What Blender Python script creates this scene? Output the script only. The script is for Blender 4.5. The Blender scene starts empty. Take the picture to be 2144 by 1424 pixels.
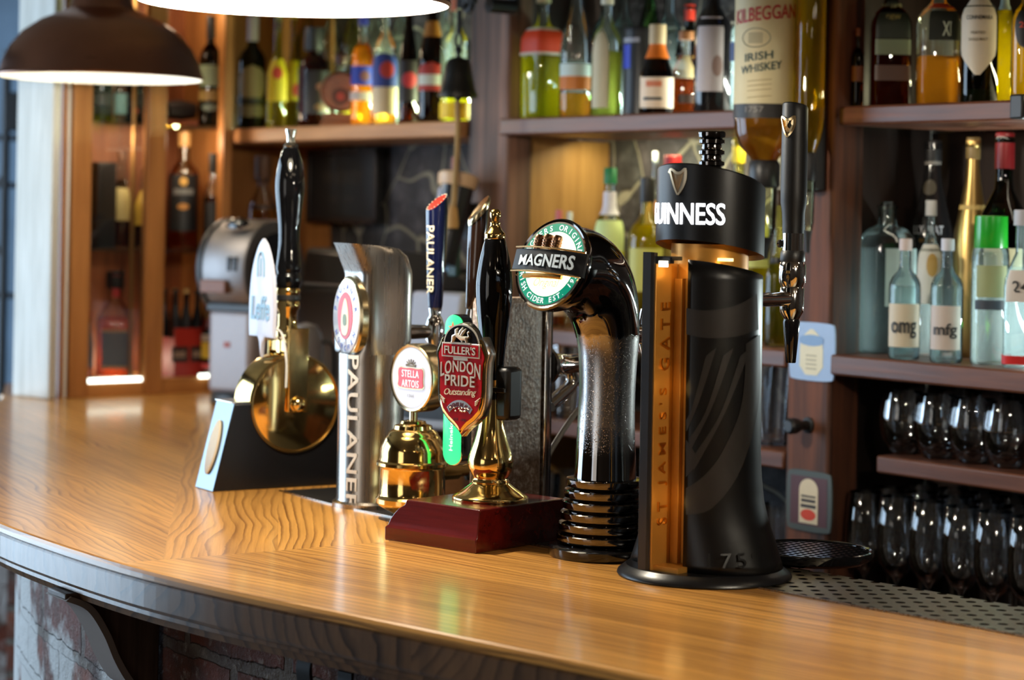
import bpy, math, random
from math import sin, cos, pi, radians, sqrt, atan2
from mathutils import Vector, Matrix
SC = bpy.context.scene
COL = SC.collection
random.seed(11)

# ------------------------------------------------------------------ camera, view, world, lights
F, HX, HY, ROLL = 4542.0, 1072.0, 440.0, 0.018
EYE, BAR = 1.52, 1.10
cam_d = bpy.data.cameras.new('camera')
cam = bpy.data.objects.new('camera', cam_d); COL.objects.link(cam)
cam_d.sensor_width = 36.0
cam_d.lens = 36.0 * F / 2144.0
cam_d.shift_x = 0.0
cam_d.shift_y = -(712.0 - HY) / 2144.0
cam_d.clip_start = 0.05
cam_d.dof.use_dof = True
cam_d.dof.focus_distance = 2.66
cam_d.dof.aperture_fstop = 4.6
cam.matrix_world = Matrix.Translation((0, 0, EYE)) @ Matrix.Rotation(pi / 2, 4, 'X') @ Matrix.Rotation(ROLL, 4, 'Z')
SC.camera = cam
SC.view_settings.view_transform = 'Standard'
SC.view_settings.look = 'None'
SC.view_settings.gamma = 1.0
SC.view_settings.use_curve_mapping = False
SC.view_settings.exposure = 0.0
cy = SC.cycles
cy.max_bounces = 10; cy.diffuse_bounces = 3; cy.glossy_bounces = 5; cy.transmission_bounces = 6
cy.transparent_max_bounces = 28
cy.sample_clamp_indirect = 3.0; cy.sample_clamp_direct = 0.0
cy.caustics_reflective = False; cy.caustics_refractive = False
cy.blur_glossy = 0.5
try:
    cy.use_denoising = True
    cy.denoiser = 'OPENIMAGEDENOISE'
except Exception:
    pass

world = bpy.data.worlds.new('world'); SC.world = world
world.use_nodes = True
_bg = world.node_tree.nodes['Background']
_bg.inputs[0].default_value = (0.55, 0.75, 1.0, 1); _bg.inputs[1].default_value = 1.4

def lamp(kind, loc, energy, color, size=0.1, size_y=None, target=None, spread=None, spot=None):
    d = bpy.data.lights.new('light', kind)
    d.energy = energy; d.color = color
    if kind == 'AREA':
        d.shape = 'RECTANGLE'; d.size = size; d.size_y = size_y or size
        if spread: d.spread = spread
    elif kind == 'POINT':
        d.shadow_soft_size = size
    elif kind == 'SPOT':
        d.shadow_soft_size = size; d.spot_size = spot or 1.2; d.spot_blend = 0.6
    o = bpy.data.objects.new('light', d); COL.objects.link(o)
    o.location = loc
    if target is not None:
        o.rotation_euler = (Vector(target) - Vector(loc)).to_track_quat('-Z', 'Y').to_euler()
    return o
WARM = (1.0, 0.80, 0.56)
# daylight through the pub windows on the customers' side (window_1, window_3 in wall_left)
lamp('AREA', (-2.72, 3.95, 1.40), 50, (0.60, 0.80, 1.0), 1.6, 1.75, target=(0, 3.95, 1.40))
lamp('AREA', (-2.72, 6.2, 1.45), 62, (0.60, 0.80, 1.0), 1.9, 1.7, target=(0, 6.2, 1.45))
lamp('AREA', (-2.72, -.35, 1.5), 13, (1.0, 0.94, 0.86), 1.7, 1.5, target=(0, -.0, 1.4))  # warm front fill, added at window_2 to light customer-facing sides
# fill lights added overhead, standing in for other pub lamps out of view
for _x, _y in ((-1.5, 0.4), (0.3, -0.3), (1.7, 0.9), (0.9, 0.6)):
    lamp('POINT', (_x, _y, 2.35), 2.6, WARM, 0.05)
lamp('POINT', (1.35, 2.15, 2.3), 3, WARM, 0.05)

# ------------------------------------------------------------------ picture <-> place
def ab(px, py):
    v = py - HY; h = px - HX
    return (h + ROLL * v) / F, (v - ROLL * h) / F
def at(px, py, Y):
    a, b = ab(px, py); return Vector((a * Y, Y, EYE - b * Y))
def onz(px, py, z=BAR):
    a, b = ab(px, py); Y = (EYE - z) / b; return Vector((a * Y, Y, z))
# back bar front line: u runs along the back bar, w points into it
WA = -radians(52.8)
WU = Vector((cos(WA), sin(WA), 0)); WW = Vector((-sin(WA), cos(WA), 0))
WP = Vector((0.484, 3.5, 0))
def onwall(px, py, off=0.0):
    a, b = ab(px, py)
    Y = (WW.dot(WP) + off) / (WW.x * a + WW.y)
    return Vector((a * Y, Y, EYE - b * Y))
def wl(p):                      # world -> back bar local (s along, o inward, z)
    d = Vector(p) - WP
    return Vector((d.dot(WU), d.dot(WW), p[2]))
def ws(px, py=440, off=0.0): return wl(onwall(px, py, off)).x
# cabinet plane
CA = atan2(0.622, 0.783)
CU = Vector((cos(CA), sin(CA), 0)); CW = Vector((-sin(CA), cos(CA), 0))
CP = Vector((-0.97, 4.64, 0))
def oncab(px, py, off=0.0):
    a, b = ab(px, py)
    Y = (CW.dot(CP) + off) / (CW.x * a + CW.y)
    return Vector((a * Y, Y, EYE - b * Y))
def cs(px, py=440, off=0.0): return (oncab(px, py, off) - CP).dot(CU)

# ------------------------------------------------------------------ materials
MATS = {}
class NT:
    def __init__(s, name):
        s.m = bpy.data.materials.new(name); s.m.use_nodes = True
        s.t = s.m.node_tree; s.t.nodes.clear()
        s.out = s.n('ShaderNodeOutputMaterial')
    def n(s, typ, **kw):
        x = s.t.nodes.new(typ)
        for k, v in kw.items(): setattr(x, k, v)
        return x
    def l(s, a, b): s.t.links.new(a, b)
    def val(s, sock, v):
        if hasattr(v, 'is_output'): s.l(v, sock)
        else: sock.default_value = v
    def math(s, op, a, b=0.0, c=None):
        x = s.n('ShaderNodeMath', operation=op)
        s.val(x.inputs[0], a); s.val(x.inputs[1], b)
        if c is not None: s.val(x.inputs[2], c)
        return x.outputs[0]
    def noise(s, vec, scale, detail=3, rough=.5, dist=0.0):
        x = s.n('ShaderNodeTexNoise'); x.inputs['Scale'].default_value = scale
        x.inputs['Detail'].default_value = detail; x.inputs['Roughness'].default_value = rough
        x.inputs['Distortion'].default_value = dist
        if vec is not None: s.l(vec, x.inputs['Vector'])
        return x.outputs['Fac']
    def ramp(s, fac, stops, interp='LINEAR'):
        x = s.n('ShaderNodeValToRGB'); x.color_ramp.interpolation = interp
        e = x.color_ramp.elements
        while len(e) < len(stops): e.new(0.5)
        for i, (p, c) in enumerate(stops):
            e[i].position = p
            e[i].color = (*c, 1) if len(c) == 3 else c
        s.l(fac, x.inputs[0]); return x.outputs[0]
    def mix(s, fac, a, b, mode='MIX'):
        x = s.n('ShaderNodeMix', data_type='RGBA', blend_type=mode)
        s.val(x.inputs[0], fac)
        for k, v in ((6, a), (7, b)):
            if hasattr(v, 'is_output'): s.l(v, x.inputs[k])
            else: x.inputs[k].default_value = (*v, 1) if len(v) == 3 else v
        return x.outputs[2]
    def map(s, vec, scale=(1, 1, 1), loc=(0, 0, 0), rot=(0, 0, 0)):
        x = s.n('ShaderNodeMapping'); s.l(vec, x.inputs[0])
        x.inputs['Scale'].default_value = scale; x.inputs['Location'].default_value = loc
        x.inputs['Rotation'].default_value = rot
        return x.outputs[0]
    def obj(s): return s.n('ShaderNodeTexCoord').outputs['Object']
    def geo(s): return s.n('ShaderNodeNewGeometry').outputs['Position']
    def uv(s): return s.n('ShaderNodeTexCoord').outputs['UV']
    def bump(s, h, strength=.3, dist=.002):
        x = s.n('ShaderNodeBump'); x.inputs['Strength'].default_value = strength
        x.inputs['Distance'].default_value = dist; s.l(h, x.inputs['Height']); return x.outputs[0]
    def pbsdf(s, base, rough=.5, metal=0.0, coat=0.0, coat_r=.1, spec=.5, normal=None, emis=None, es=0.0, sheen=0):
        x = s.n('ShaderNodeBsdfPrincipled')
        if hasattr(base, 'is_output'): s.l(base, x.inputs['Base Color'])
        else: x.inputs['Base Color'].default_value = (*base, 1)
        s.val(x.inputs['Roughness'], rough); s.val(x.inputs['Metallic'], metal)
        x.inputs['Coat Weight'].default_value = coat; x.inputs['Coat Roughness'].default_value = coat_r
        x.inputs['Specular IOR Level'].default_value = spec
        if normal is not None: s.l(normal, x.inputs['Normal'])
        if emis is not None:
            if hasattr(emis, 'is_output'): s.l(emis, x.inputs['Emission Color'])
            else: x.inputs['Emission Color'].default_value = (*emis, 1)
            s.val(x.inputs['Emission Strength'], es)
        return x.outputs[0]
    def done(s, sh):
        s.l(sh, s.out.inputs[0]); return s.m

def srgb(r, g, b):
    f = lambda c: ((c / 255.0 + .055) / 1.055) ** 2.4 if c > 10 else c / 255.0 / 12.92
    return (f(r), f(g), f(b))
def plain(name, c, rough=.5, metal=0.0, coat=0.0, coat_r=.08, spec=.5, grain=.06, gs=60):
    """plain coloured surface with a faint mottled variation in tone and gloss"""
    if name in MATS: return MATS[name]
    t = NT(name); o = t.obj(); f = t.noise(o, gs, 3)
    col = t.mix(f, tuple(max(0, x * (1 - grain)) for x in c), tuple(min(1, x * (1 + grain)) for x in c))
    r = t.math('MULTIPLY_ADD', f, .12 * rough, rough * .94)
    MATS[name] = t.done(t.pbsdf(col, r, metal, coat, coat_r, spec)); return MATS[name]
def glow(name, c, es):
    if name in MATS: return MATS[name]
    t = NT(name); MATS[name] = t.done(t.pbsdf(tuple(x * .25 for x in c), .3, 0, emis=c, es=es)); return MATS[name]
def glass(name, tint=(.95, .98, .96), edge=(.5, .6, .55), gl=1.0, rough=.03, scat=0.0):
    """thin wall of glass: what lies behind shows through, the rim takes the glass colour"""
    if name in MATS: return MATS[name]
    t = NT(name)
    lw = t.n('ShaderNodeLayerWeight'); lw.inputs[0].default_value = .45
    c = t.ramp(lw.outputs['Facing'], [(.0, tint), (.55, tint), (.98, edge)])
    tr = t.n('ShaderNodeBsdfTransparent'); t.l(c, tr.inputs[0])
    if scat:
        tl = t.n('ShaderNodeBsdfTranslucent'); tl.inputs[0].default_value = (*tint, 1)
        m0 = t.n('ShaderNodeMixShader'); m0.inputs[0].default_value = scat; t.l(tr.outputs[0], m0.inputs[1]); t.l(tl.outputs[0], m0.inputs[2]); tr = m0
    gl_ = t.n('ShaderNodeBsdfGlossy'); gl_.inputs['Roughness'].default_value = rough
    gl_.inputs[0].default_value = (1, 1, 1, 1)
    fr = t.n('ShaderNodeFresnel'); fr.inputs[0].default_value = 1.5
    f = t.math('MULTIPLY', fr.outputs[0], gl)
    mx = t.n('ShaderNodeMixShader'); t.l(f, mx.inputs[0]); t.l(tr.outputs[0], mx.inputs[1]); t.l(gl_.outputs[0], mx.inputs[2])
    MATS[name] = t.done(mx.outputs[0]); return MATS[name]
def liquid(name, c, scat=.34):
    """coloured drink: tinted see-through with a little scattering"""
    if name in MATS: return MATS[name]
    t = NT(name)
    lw = t.n('ShaderNodeLayerWeight'); lw.inputs[0].default_value = .4
    col = t.mix(lw.outputs['Facing'], tuple(x ** .6 for x in c), tuple(x * .75 for x in c))
    tr = t.n('ShaderNodeBsdfTransparent'); t.l(col, tr.inputs[0])
    tl = t.n('ShaderNodeBsdfTranslucent'); tl.inputs[0].default_value = (*c, 1)
    mx = t.n('ShaderNodeMixShader'); mx.inputs[0].default_value = scat
    t.l(tr.outputs[0], mx.inputs[1]); t.l(tl.outputs[0], mx.inputs[2])
    MATS[name] = t.done(mx.outputs[0]); return MATS[name]
def wood(name, dark, light, rough=.45, scale=1.0, axis='Z', coat=0.0, coat_r=.15, knots=.0, space='O', contrast=1.0):
    """long grain along one axis, streaks and pores across it"""
    if name in MATS: return MATS[name]
    t = NT(name); o = t.obj() if space == 'O' else t.geo()
    st = {'X': (.06, 1, 1), 'Y': (1, .06, 1), 'Z': (1, 1, .06)}[axis]
    p = t.map(o, tuple(v * scale for v in st))
    f1 = t.noise(p, 28, 5, .6, .6); f2 = t.noise(p, 110, 3, .6); f3 = t.noise(o, 3.0 * scale, 2)
    f = t.math('ADD', t.math('MULTIPLY', f1, .7), t.math('MULTIPLY', f2, .3))
    f = t.math('ADD', f, t.math('MULTIPLY', t.math('SUBTRACT', f3, .5), .35))
    lo = .5 - .22 / contrast; hi = .5 + .22 / contrast
    col = t.ramp(f, [(lo, dark), (.5, tuple((a + b) / 2 for a, b in zip(dark, light))), (hi, light)])
    nb = t.bump(f, .35, .002)
    MATS[name] = t.done(t.pbsdf(col, t.math('MULTIPLY_ADD', f, .2, rough - .1), 0, coat, coat_r, normal=nb)); return MATS[name]
def metal(name, c, rough=.2, brushed=None, dirt=.0):
    if name in MATS: return MATS[name]
    t = NT(name); o = t.obj()
    sc = {None: (1, 1, 1), 'X': (.02, 1, 1), 'Z': (1, 1, .02), 'Y': (1, .02, 1)}[brushed]
    f = t.noise(t.map(o, sc), 160 if brushed else 45, 3)
    r = t.math('MULTIPLY_ADD', f, .16 if brushed else .08, rough)
    col = t.mix(t.noise(o, 18, 3), tuple(x * (1 - dirt) for x in c), c)
    nb = t.bump(f, .05 if brushed else .02, .001)
    MATS[name] = t.done(t.pbsdf(col, r, 1.0, normal=nb)); return MATS[name]

# ------------------------------------------------------------------ mesh building
class MB:
    def __init__(s): s.v = []; s.f = []; s.mi = []; s.uv = {}
    def add(s, vs, fs, T=None, mi=0, uvs=None):
        k = len(s.v)
        s.v += [tuple(T(Vector(v)) if callable(T) else (T @ Vector(v))) if T is not None else tuple(v) for v in vs]
        for i, f in enumerate(fs):
            if uvs: s.uv[len(s.f)] = uvs[i]
            s.f.append(tuple(k + j for j in f)); s.mi.append(mi)
        return s
    def box(s, x0, x1, y0, y1, z0, z1, T=None, mi=0):
        vs = [(x, y, z) for z in (z0, z1) for y in (y0, y1) for x in (x0, x1)]
        return s.add(vs, [(0, 2, 3, 1), (4, 5, 7, 6), (0, 1, 5, 4), (2, 6, 7, 3), (0, 4, 6, 2), (1, 3, 7, 5)], T, mi)
    def loft(s, rings, T=None, mi=0, cap0=True, cap1=True, closed=True):
        n = len(rings[0]); vs = [p for r in rings for p in r]; fs = []
        m = n if closed else n - 1
        for i in range(len(rings) - 1):
            for j in range(m):
                a = i * n + j; b = i * n + (j + 1) % n
                fs.append((a, b, b + n, a + n))
        if cap0 and closed: fs.append(tuple(reversed(range(n))))
        if cap1 and closed: fs.append(tuple(range((len(rings) - 1) * n, len(rings) * n)))
        return s.add(vs, fs, T, mi)
    def lathe(s, prof, seg=28, T=None, mi=0, sq=None, sx=1.0, sy=1.0, cap0=True, cap1=True):
        rings = []
        for i, (r, z) in enumerate(prof):
            e = sq[i] if sq else 1.0
            ring = []
            for j in range(seg):
                a = 2 * pi * j / seg; c, d = cos(a), sin(a)
                if e < 1: c = math.copysign(abs(c) ** e, c); d = math.copysign(abs(d) ** e, d)
                ring.append((max(r, 1e-5) * c * sx, max(r, 1e-5) * d * sy, z))
            rings.append(ring)
        return s.loft(rings, T, mi, cap0, cap1)
    def tube(s, pts, r, seg=10, T=None, mi=0):
        pts = [Vector(p) for p in pts]; rings = []
        rr = r if isinstance(r, (list, tuple)) else [r] * len(pts)
        up = Vector((0, 0, 1))
        d0 = (pts[1] - pts[0]).normalized()
        if abs(d0.z) > .9: up = Vector((1, 0, 0))
        nx = d0.cross(up).normalized()
        for i, p in enumerate(pts):
            d = (pts[min(i + 1, len(pts) - 1)] - pts[max(i - 1, 0)]).normalized()
            nx = (nx - d * nx.dot(d)).normalized(); ny = d.cross(nx)
            rings.append([p + nx * cos(2 * pi * j / seg) * rr[i] + ny * sin(2 * pi * j / seg) * rr[i] for j in range(seg)])
        return s.loft(rings, T, mi)
    def prism(s, outline, y0, y1, T=None, mi=0, inset=0.0, front=None):
        """outline of (x, z) extruded in y; optional bevelled front rim"""
        n = len(outline)
        rings = [[(x, y1, z) for x, z in outline], [(x, y0 + inset, z) for x, z in outline]]
        if inset:
            cx = sum(p[0] for p in outline) / n; cz = sum(p[1] for p in outline) / n
            k = front or .94
            rings.append([(cx + (x - cx) * k, y0, cz + (z - cz) * k) for x, z in outline])
        return s.loft(rings, T, mi)
    def build(s, name, mat, parent=None, loc=(0, 0, 0), rot=0.0, bevel=0.0, sharp=38, smooth=True, recalc=True, kind=None, uvname=False):
        me = bpy.data.meshes.new(name)
        me.from_pydata([tuple(v) for v in s.v], [], s.f)
        mats = mat if isinstance(mat, (list, tuple)) else [mat]
        for m in mats: me.materials.append(m)
        if len(mats) > 1: me.polygons.foreach_set('material_index', s.mi)
        if s.uv:
            ul = me.uv_layers.new(name='UVMap')
            for p in me.polygons:
                if p.index in s.uv:
                    for li, u in zip(p.loop_indices, s.uv[p.index]): ul.data[li].uv = u
        if recalc:
            import bmesh
            bm = bmesh.new(); bm.from_mesh(me); bmesh.ops.recalc_face_normals(bm, faces=bm.faces); bm.to_mesh(me); bm.free()
        if smooth:
            me.polygons.foreach_set('use_smooth', [True] * len(me.polygons))
            me.set_sharp_from_angle(angle=radians(sharp))
        me.update()
        o = bpy.data.objects.new(name, me); COL.objects.link(o)
        if parent is not None: o.parent = parent
        o.location = loc; o.rotation_euler = (0, 0, rot) if not isinstance(rot, (tuple, list)) else rot
        if bevel:
            b = o.modifiers.new('edge', 'BEVEL'); b.width = bevel; b.segments = 2; b.limit_method = 'ANGLE'; b.angle_limit = radians(40)
        if kind: o['kind'] = kind
        return o
def thing(name, label, cat, loc, rot=0.0, group=None):
    o = bpy.data.objects.new(name, None); COL.objects.link(o)
    o.empty_display_size = .02
    o.location = loc; o.rotation_euler = (0, 0, rot)
    tag(o, label, cat, group); return o
def tag(o, label, cat, group=None):
    o['label'] = label; o['category'] = cat
    if group: o['group'] = group
    return o
_TX = {}
def text_geo(txt, bold=0.0, ext=0.0, spacing=1.0, shear=0.0):
    """flat or raised lettering, centred, 1 unit wide box (w, h returned)"""
    k = (txt, bold, ext, spacing, shear)
    if k not in _TX:
        cu = bpy.data.curves.new('letters', 'FONT'); cu.body = txt; cu.size = 1.0
        cu.offset = bold; cu.extrude = ext; cu.space_character = spacing; cu.shear = shear
        cu.resolution_u = 3; cu.align_x = 'CENTER'
        o = bpy.data.objects.new('letters', cu); COL.objects.link(o)
        dg = bpy.context.evaluated_depsgraph_get()
        me = bpy.data.meshes.new_from_object(o.evaluated_get(dg))
        vs = [tuple(v.co) for v in me.vertices]; fs = [tuple(p.vertices) for p in me.polygons]
        bpy.data.objects.remove(o); bpy.data.curves.remove(cu); bpy.data.meshes.remove(me)
        xs = [v[0] for v in vs]; ys = [v[1] for v in vs]
        x0, x1, y0, y1 = min(xs), max(xs), min(ys), max(ys)
        vs = [(v[0] - (x0 + x1) / 2, v[1] - (y0 + y1) / 2, v[2]) for v in vs]
        _TX[k] = (vs, fs, x1 - x0, y1 - y0)
    return _TX[k]
def text_on(mb, txt, w, h, fn, bold=0.0, ext=0.0, spacing=1.0, shear=0.0, mi=0):
    """lettering scaled to w x h, placed by fn(x, y, depth)"""
    vs, fs, tw, th = text_geo(txt, bold, ext, spacing, shear)
    mb.add([fn(v[0] / tw * w, v[1] / th * h, (v[2] + ext) * h / th) for v in vs], fs, None, mi)
    return mb
def cyl_fn(R, z0, az0=0.0, rot=0.0):
    """fn that wraps text round a vertical cylinder whose local -y side is az0 = 0"""
    def fn(x, y, d):
        if rot: x, y = x * cos(rot) - y * sin(rot), x * sin(rot) + y * cos(rot)
        a = az0 + x / R
        return ((R + d) * sin(a), -(R + d) * cos(a), z0 + y)
    return fn
def flat_fn(y0, x0=0.0, z0=0.0, rot=0.0):
    def fn(x, y, d):
        if rot: x, y = x * cos(rot) - y * sin(rot), x * sin(rot) + y * cos(rot)
        return (x0 + x, y0 - d, z0 + y)
    return fn
def arc_text(mb, txt, R, rz, z0, y0, a_mid, a_span, h, flip=False, bold=.02, ext=0.0):
    """letters one by one round an ellipse (R wide, rz high) in the local x-z plane"""
    n = len(txt)
    for i, ch in enumerate(txt):
        if ch == ' ': continue
        f = (i + .5) / n - .5
        a = a_mid - f * a_span if not flip else a_mid + f * a_span
        vs, fs, tw, th = text_geo(ch, bold, ext)
        t = a - pi / 2 if not flip else a + pi / 2
        s = h / max(th, .68) if ch not in "'.," else h
        cx, cz = R * cos(a), rz * sin(a)
        dyo = 0 if ch not in "'.," else (.3 * h if ch == "'" else -.4 * h)
        k = 1.0 if ch not in "'.," else .9
        mb.add([(cx + (v[0] * s * k) * cos(t) - (v[1] * s * k + dyo) * sin(t), y0 - (v[2] + ext) * s, z0 + cz + (v[0] * s * k) * sin(t) + (v[1] * s * k + dyo) * cos(t)) for v in vs], fs)
    return mb
def ell(rx, rz, n=40, cx=0.0, cz=0.0, a0=0.0, a1=2 * pi):
    m = n if abs(a1 - a0 - 2 * pi) < 1e-6 else n - 1
    return [(cx + rx * cos(a0 + (a1 - a0) * i / m), cz + rz * sin(a0 + (a1 - a0) * i / m)) for i in range(n)]
def smooth_closed(pts, k=2):
    for _ in range(k):
        q = []
        for i in range(len(pts)):
            a, b = pts[i], pts[(i + 1) % len(pts)]
            q += [(a[0] * .75 + b[0] * .25, a[1] * .75 + b[1] * .25), (a[0] * .25 + b[0] * .75, a[1] * .25 + b[1] * .75)]
        pts = q
    return pts
def spl(pts, n=6):
    """Catmull-Rom through points of any dimension"""
    out = []; P = [tuple(p) for p in pts]
    for i in range(len(P) - 1):
        p0 = P[max(i - 1, 0)]; p1 = P[i]; p2 = P[i + 1]; p3 = P[min(i + 2, len(P) - 1)]
        for k in range(n):
            t = k / n
            out.append(tuple(.5 * (2 * b + (c - a) * t + (2 * a - 5 * b + 4 * c - d) * t * t + (3 * b - a - 3 * c + d) * t ** 3) for a, b, c, d in zip(p0, p1, p2, p3)))
    out.append(P[-1]); return out

def sub(t, parent, *names):
    """hang some parts of a thing one level deeper, under one of its parts"""
    key = lambda o: o.name.split('.')[0]
    ch = [o for o in COL.objects if o.parent is t]
    p = [o for o in ch if key(o) == parent][0]
    for o in ch:
        if key(o) in names and o is not p: o.parent = p
# ================================================================== materials of the place
def m_bar(name, light, dark, coat=.55, lines=1.0):
    t = NT(name); uv = t.uv()
    sp = t.n('ShaderNodeSeparateXYZ'); t.l(uv, sp.inputs[0]); u, v = sp.outputs[0], sp.outputs[1]
    idx = t.math('FLOOR', t.math('DIVIDE', v, 10.0)); vl = t.math('SUBTRACT', v, t.math('MULTIPLY', idx, 10.0))
    wn = t.n('ShaderNodeTexWhiteNoise', noise_dimensions='1D'); t.l(idx, wn.inputs['W']); tone = wn.outputs['Value']
    cb = t.n('ShaderNodeCombineXYZ'); t.l(u, cb.inputs[0]); t.l(vl, cb.inputs[1]); t.l(t.math('MULTIPLY', idx, 3.7), cb.inputs[2])
    big = t.noise(t.map(cb.outputs[0], (2.2, 7, 1)), 1.0, 2, .5)
    ring = t.math('MULTIPLY_ADD', big, t.math('MULTIPLY_ADD', tone, 7.0, 2.5), t.math('MULTIPLY', vl, 78.0))
    wob = t.noise(t.map(cb.outputs[0], (30, 90, 1)), 1.0, 2, .5)
    ring = t.math('MULTIPLY_ADD', wob, .25, ring)
    fr = t.math('FRACT', ring)
    ln = t.ramp(fr, [(0, (0, 0, 0)), (.55, (.15, .15, .15)), (.88, (1, 1, 1)), (.94, (.9, .9, .9)), (1, (0, 0, 0))])
    fine = t.noise(t.map(cb.outputs[0], (9, 300, 1)), 1.0, 4, .65); band = t.noise(t.map(cb.outputs[0], (1.6, 46, 1)), 1.0, 3, .55)
    base = t.mix(t.ramp(t.math('ADD', t.math('MULTIPLY', fine, .35), t.math('MULTIPLY_ADD', band, .75, t.math('MULTIPLY_ADD', tone, .22, -.14))), [(.34, (0, 0, 0)), (.72, (1, 1, 1))]), tuple(a * 1.12 for a in light), tuple(a * .55 + b * .45 for a, b in zip(light, dark)))
    amt = t.math('MULTIPLY', ln, t.math('MULTIPLY_ADD', t.noise(t.map(cb.outputs[0], (4, 30, 1)), 1, 2), 1.1 * lines, -.15 * lines))
    col = t.mix(amt, base, dark)
    rr = t.math('MULTIPLY_ADD', fine, .10, .26)
    nb = t.bump(fine, .06, .0006)
    return t.done(t.pbsdf(col, rr, 0, coat, .13, .5, nb))
M_BAR = m_bar('bar_wood', srgb(236, 170, 84), srgb(108, 56, 18), .42, 1.3)
M_FAS = m_bar('fascia_wood', srgb(138, 102, 70), srgb(40, 27, 21), .22, 1.5)
W_RED = wood('red_brown_wood', srgb(24, 12, 8), srgb(116, 66, 40), .68, .7, contrast=1.7)
W_REDX = wood('red_brown_shelf', srgb(52, 26, 15), srgb(128, 76, 50), .42, axis='X')
W_POST = wood('old_post_wood', srgb(34, 23, 19), srgb(142, 104, 86), .65, .7, contrast=1.6)
W_PINE = wood('honey_pine', srgb(134, 80, 36), srgb(190, 130, 70), .45, coat=.15)
W_PINEX = wood('honey_pine_rail', srgb(150, 92, 42), srgb(206, 146, 82), .45, axis='X', coat=.15)
W_LEFTX = wood('left_shelf_wood', srgb(120, 74, 40), srgb(196, 140, 90), .45, axis='X')
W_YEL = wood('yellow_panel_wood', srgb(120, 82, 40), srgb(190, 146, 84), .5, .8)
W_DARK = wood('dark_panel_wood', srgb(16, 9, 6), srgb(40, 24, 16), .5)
W_WHITE = wood('limed_white_wood', srgb(176, 172, 160), srgb(226, 224, 216), .55, 1.2)
W_MAHX = wood('mahogany', srgb(58, 8, 6), srgb(112, 24, 18), .18, axis='X', coat=.6, coat_r=.1)
W_BRACK = wood('bracket_wood', srgb(40, 26, 20), srgb(110, 90, 78), .5, 1.3)

def m_stone():
    t = NT('slate_wall'); g = t.geo()
    p = t.n('ShaderNodeVectorMath', operation='ADD'); t.l(g, p.inputs[0])
    nz = t.n('ShaderNodeTexNoise'); nz.inputs['Scale'].default_value = 3.0; t.l(g, nz.inputs['Vector'])
    sc = t.n('ShaderNodeVectorMath', operation='SCALE'); t.l(nz.outputs['Color'], sc.inputs[0]); sc.inputs['Scale'].default_value = .3
    t.l(sc.outputs[0], p.inputs[1])
    vo = t.n('ShaderNodeTexVoronoi', feature='DISTANCE_TO_EDGE'); vo.inputs['Scale'].default_value = 6.5; t.l(p.outputs[0], vo.inputs['Vector'])
    vc = t.n('ShaderNodeTexVoronoi'); vc.inputs['Scale'].default_value = 6.5; t.l(p.outputs[0], vc.inputs['Vector'])
    n1 = t.noise(g, 22, 5, .6)
    st = t.ramp(n1, [(.3, srgb(30, 30, 33)), (.55, srgb(58, 57, 60)), (.75, srgb(92, 90, 92))])
    st = t.mix(.12, st, vc.outputs['Color'], 'SOFT_LIGHT')
    mort = t.ramp(t.math('ADD', vo.outputs['Distance'], t.math('MULTIPLY', t.math('SUBTRACT', n1, .5), .02)), [(.012, (.8, .8, .8)), (.03, (0, 0, 0))])
    col = t.mix(mort, st, srgb(150, 146, 130))
    h = t.math('ADD', t.math('MULTIPLY', mort, -.6), n1)
    return t.done(t.pbsdf(col, .62, normal=t.bump(h, .8, .012)))
M_STONE = m_stone()
def m_brick(name, pale_end=0.0, blue=False):
    t = NT(name); uv = t.uv() if name == 'bar_front_brick' else t.obj()
    n1 = t.noise(uv, 9, 5, .65); n2 = t.noise(uv, 60, 4, .7)
    d = t.n('ShaderNodeVectorMath', operation='ADD'); t.l(uv, d.inputs[0])
    cb = t.n('ShaderNodeCombineXYZ'); w = t.math('MULTIPLY', t.math('SUBTRACT', n1, .5), .03); t.l(w, cb.inputs[0]); t.l(w, cb.inputs[1]); t.l(cb.outputs[0], d.inputs[1])
    vec = d.outputs[0]
    if name != 'bar_front_brick': vec = t.map(vec, rot=(pi / 2, 0, 0))
    b = t.n('ShaderNodeTexBrick'); t.l(vec, b.inputs['Vector'])
    b.inputs['Scale'].default_value = 1.0; b.inputs['Brick Width'].default_value = .215; b.inputs['Row Height'].default_value = .075
    b.inputs['Mortar Size'].default_value = .009; b.inputs['Mortar Smooth'].default_value = .25
    b.inputs['Color1'].default_value = (*srgb(112, 52, 38), 1); b.inputs['Color2'].default_value = (*srgb(150, 82, 54), 1)
    b.inputs['Mortar'].default_value = (*srgb(128, 120, 108), 1)
    col = t.mix(t.ramp(n1, [(.35, (0, 0, 0)), (.62, (1, 1, 1))]), b.outputs['Color'], srgb(74, 50, 42))
    col = t.mix(t.ramp(n2, [(.55, (0, 0, 0)), (.72, (.7, .7, .7))]), col, srgb(170, 158, 146))
    if pale_end:      # whitewash, with window light painted in, on the counter front's far end
        su = t.n('ShaderNodeSeparateXYZ'); t.l(uv, su.inputs[0])
        end = t.ramp(t.math('MULTIPLY_ADD', n1, .15, su.outputs[0]), [(.0, (0, 0, 0)), (1.0, (1, 1, 1))]); end = t.math('GREATER_THAN', t.math('MULTIPLY_ADD', n1, .2, su.outputs[0]), 2.2)
        col = t.mix(t.math('MULTIPLY', end, t.ramp(t.noise(uv, 5.5, 4, .6), [(.45, (0, 0, 0)), (.52, (1, 1, 1))])), col, srgb(196, 196, 194))
    h = t.math('ADD', t.math('MULTIPLY', b.outputs['Fac'], -1.0), t.math('MULTIPLY', n2, .7))
    return t.done(t.pbsdf(col, .75, normal=t.bump(h, .9, .008)))
M_BRICK = m_brick('bar_front_brick', .35)
M_BRICK2 = m_brick('pillar_brick')
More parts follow.
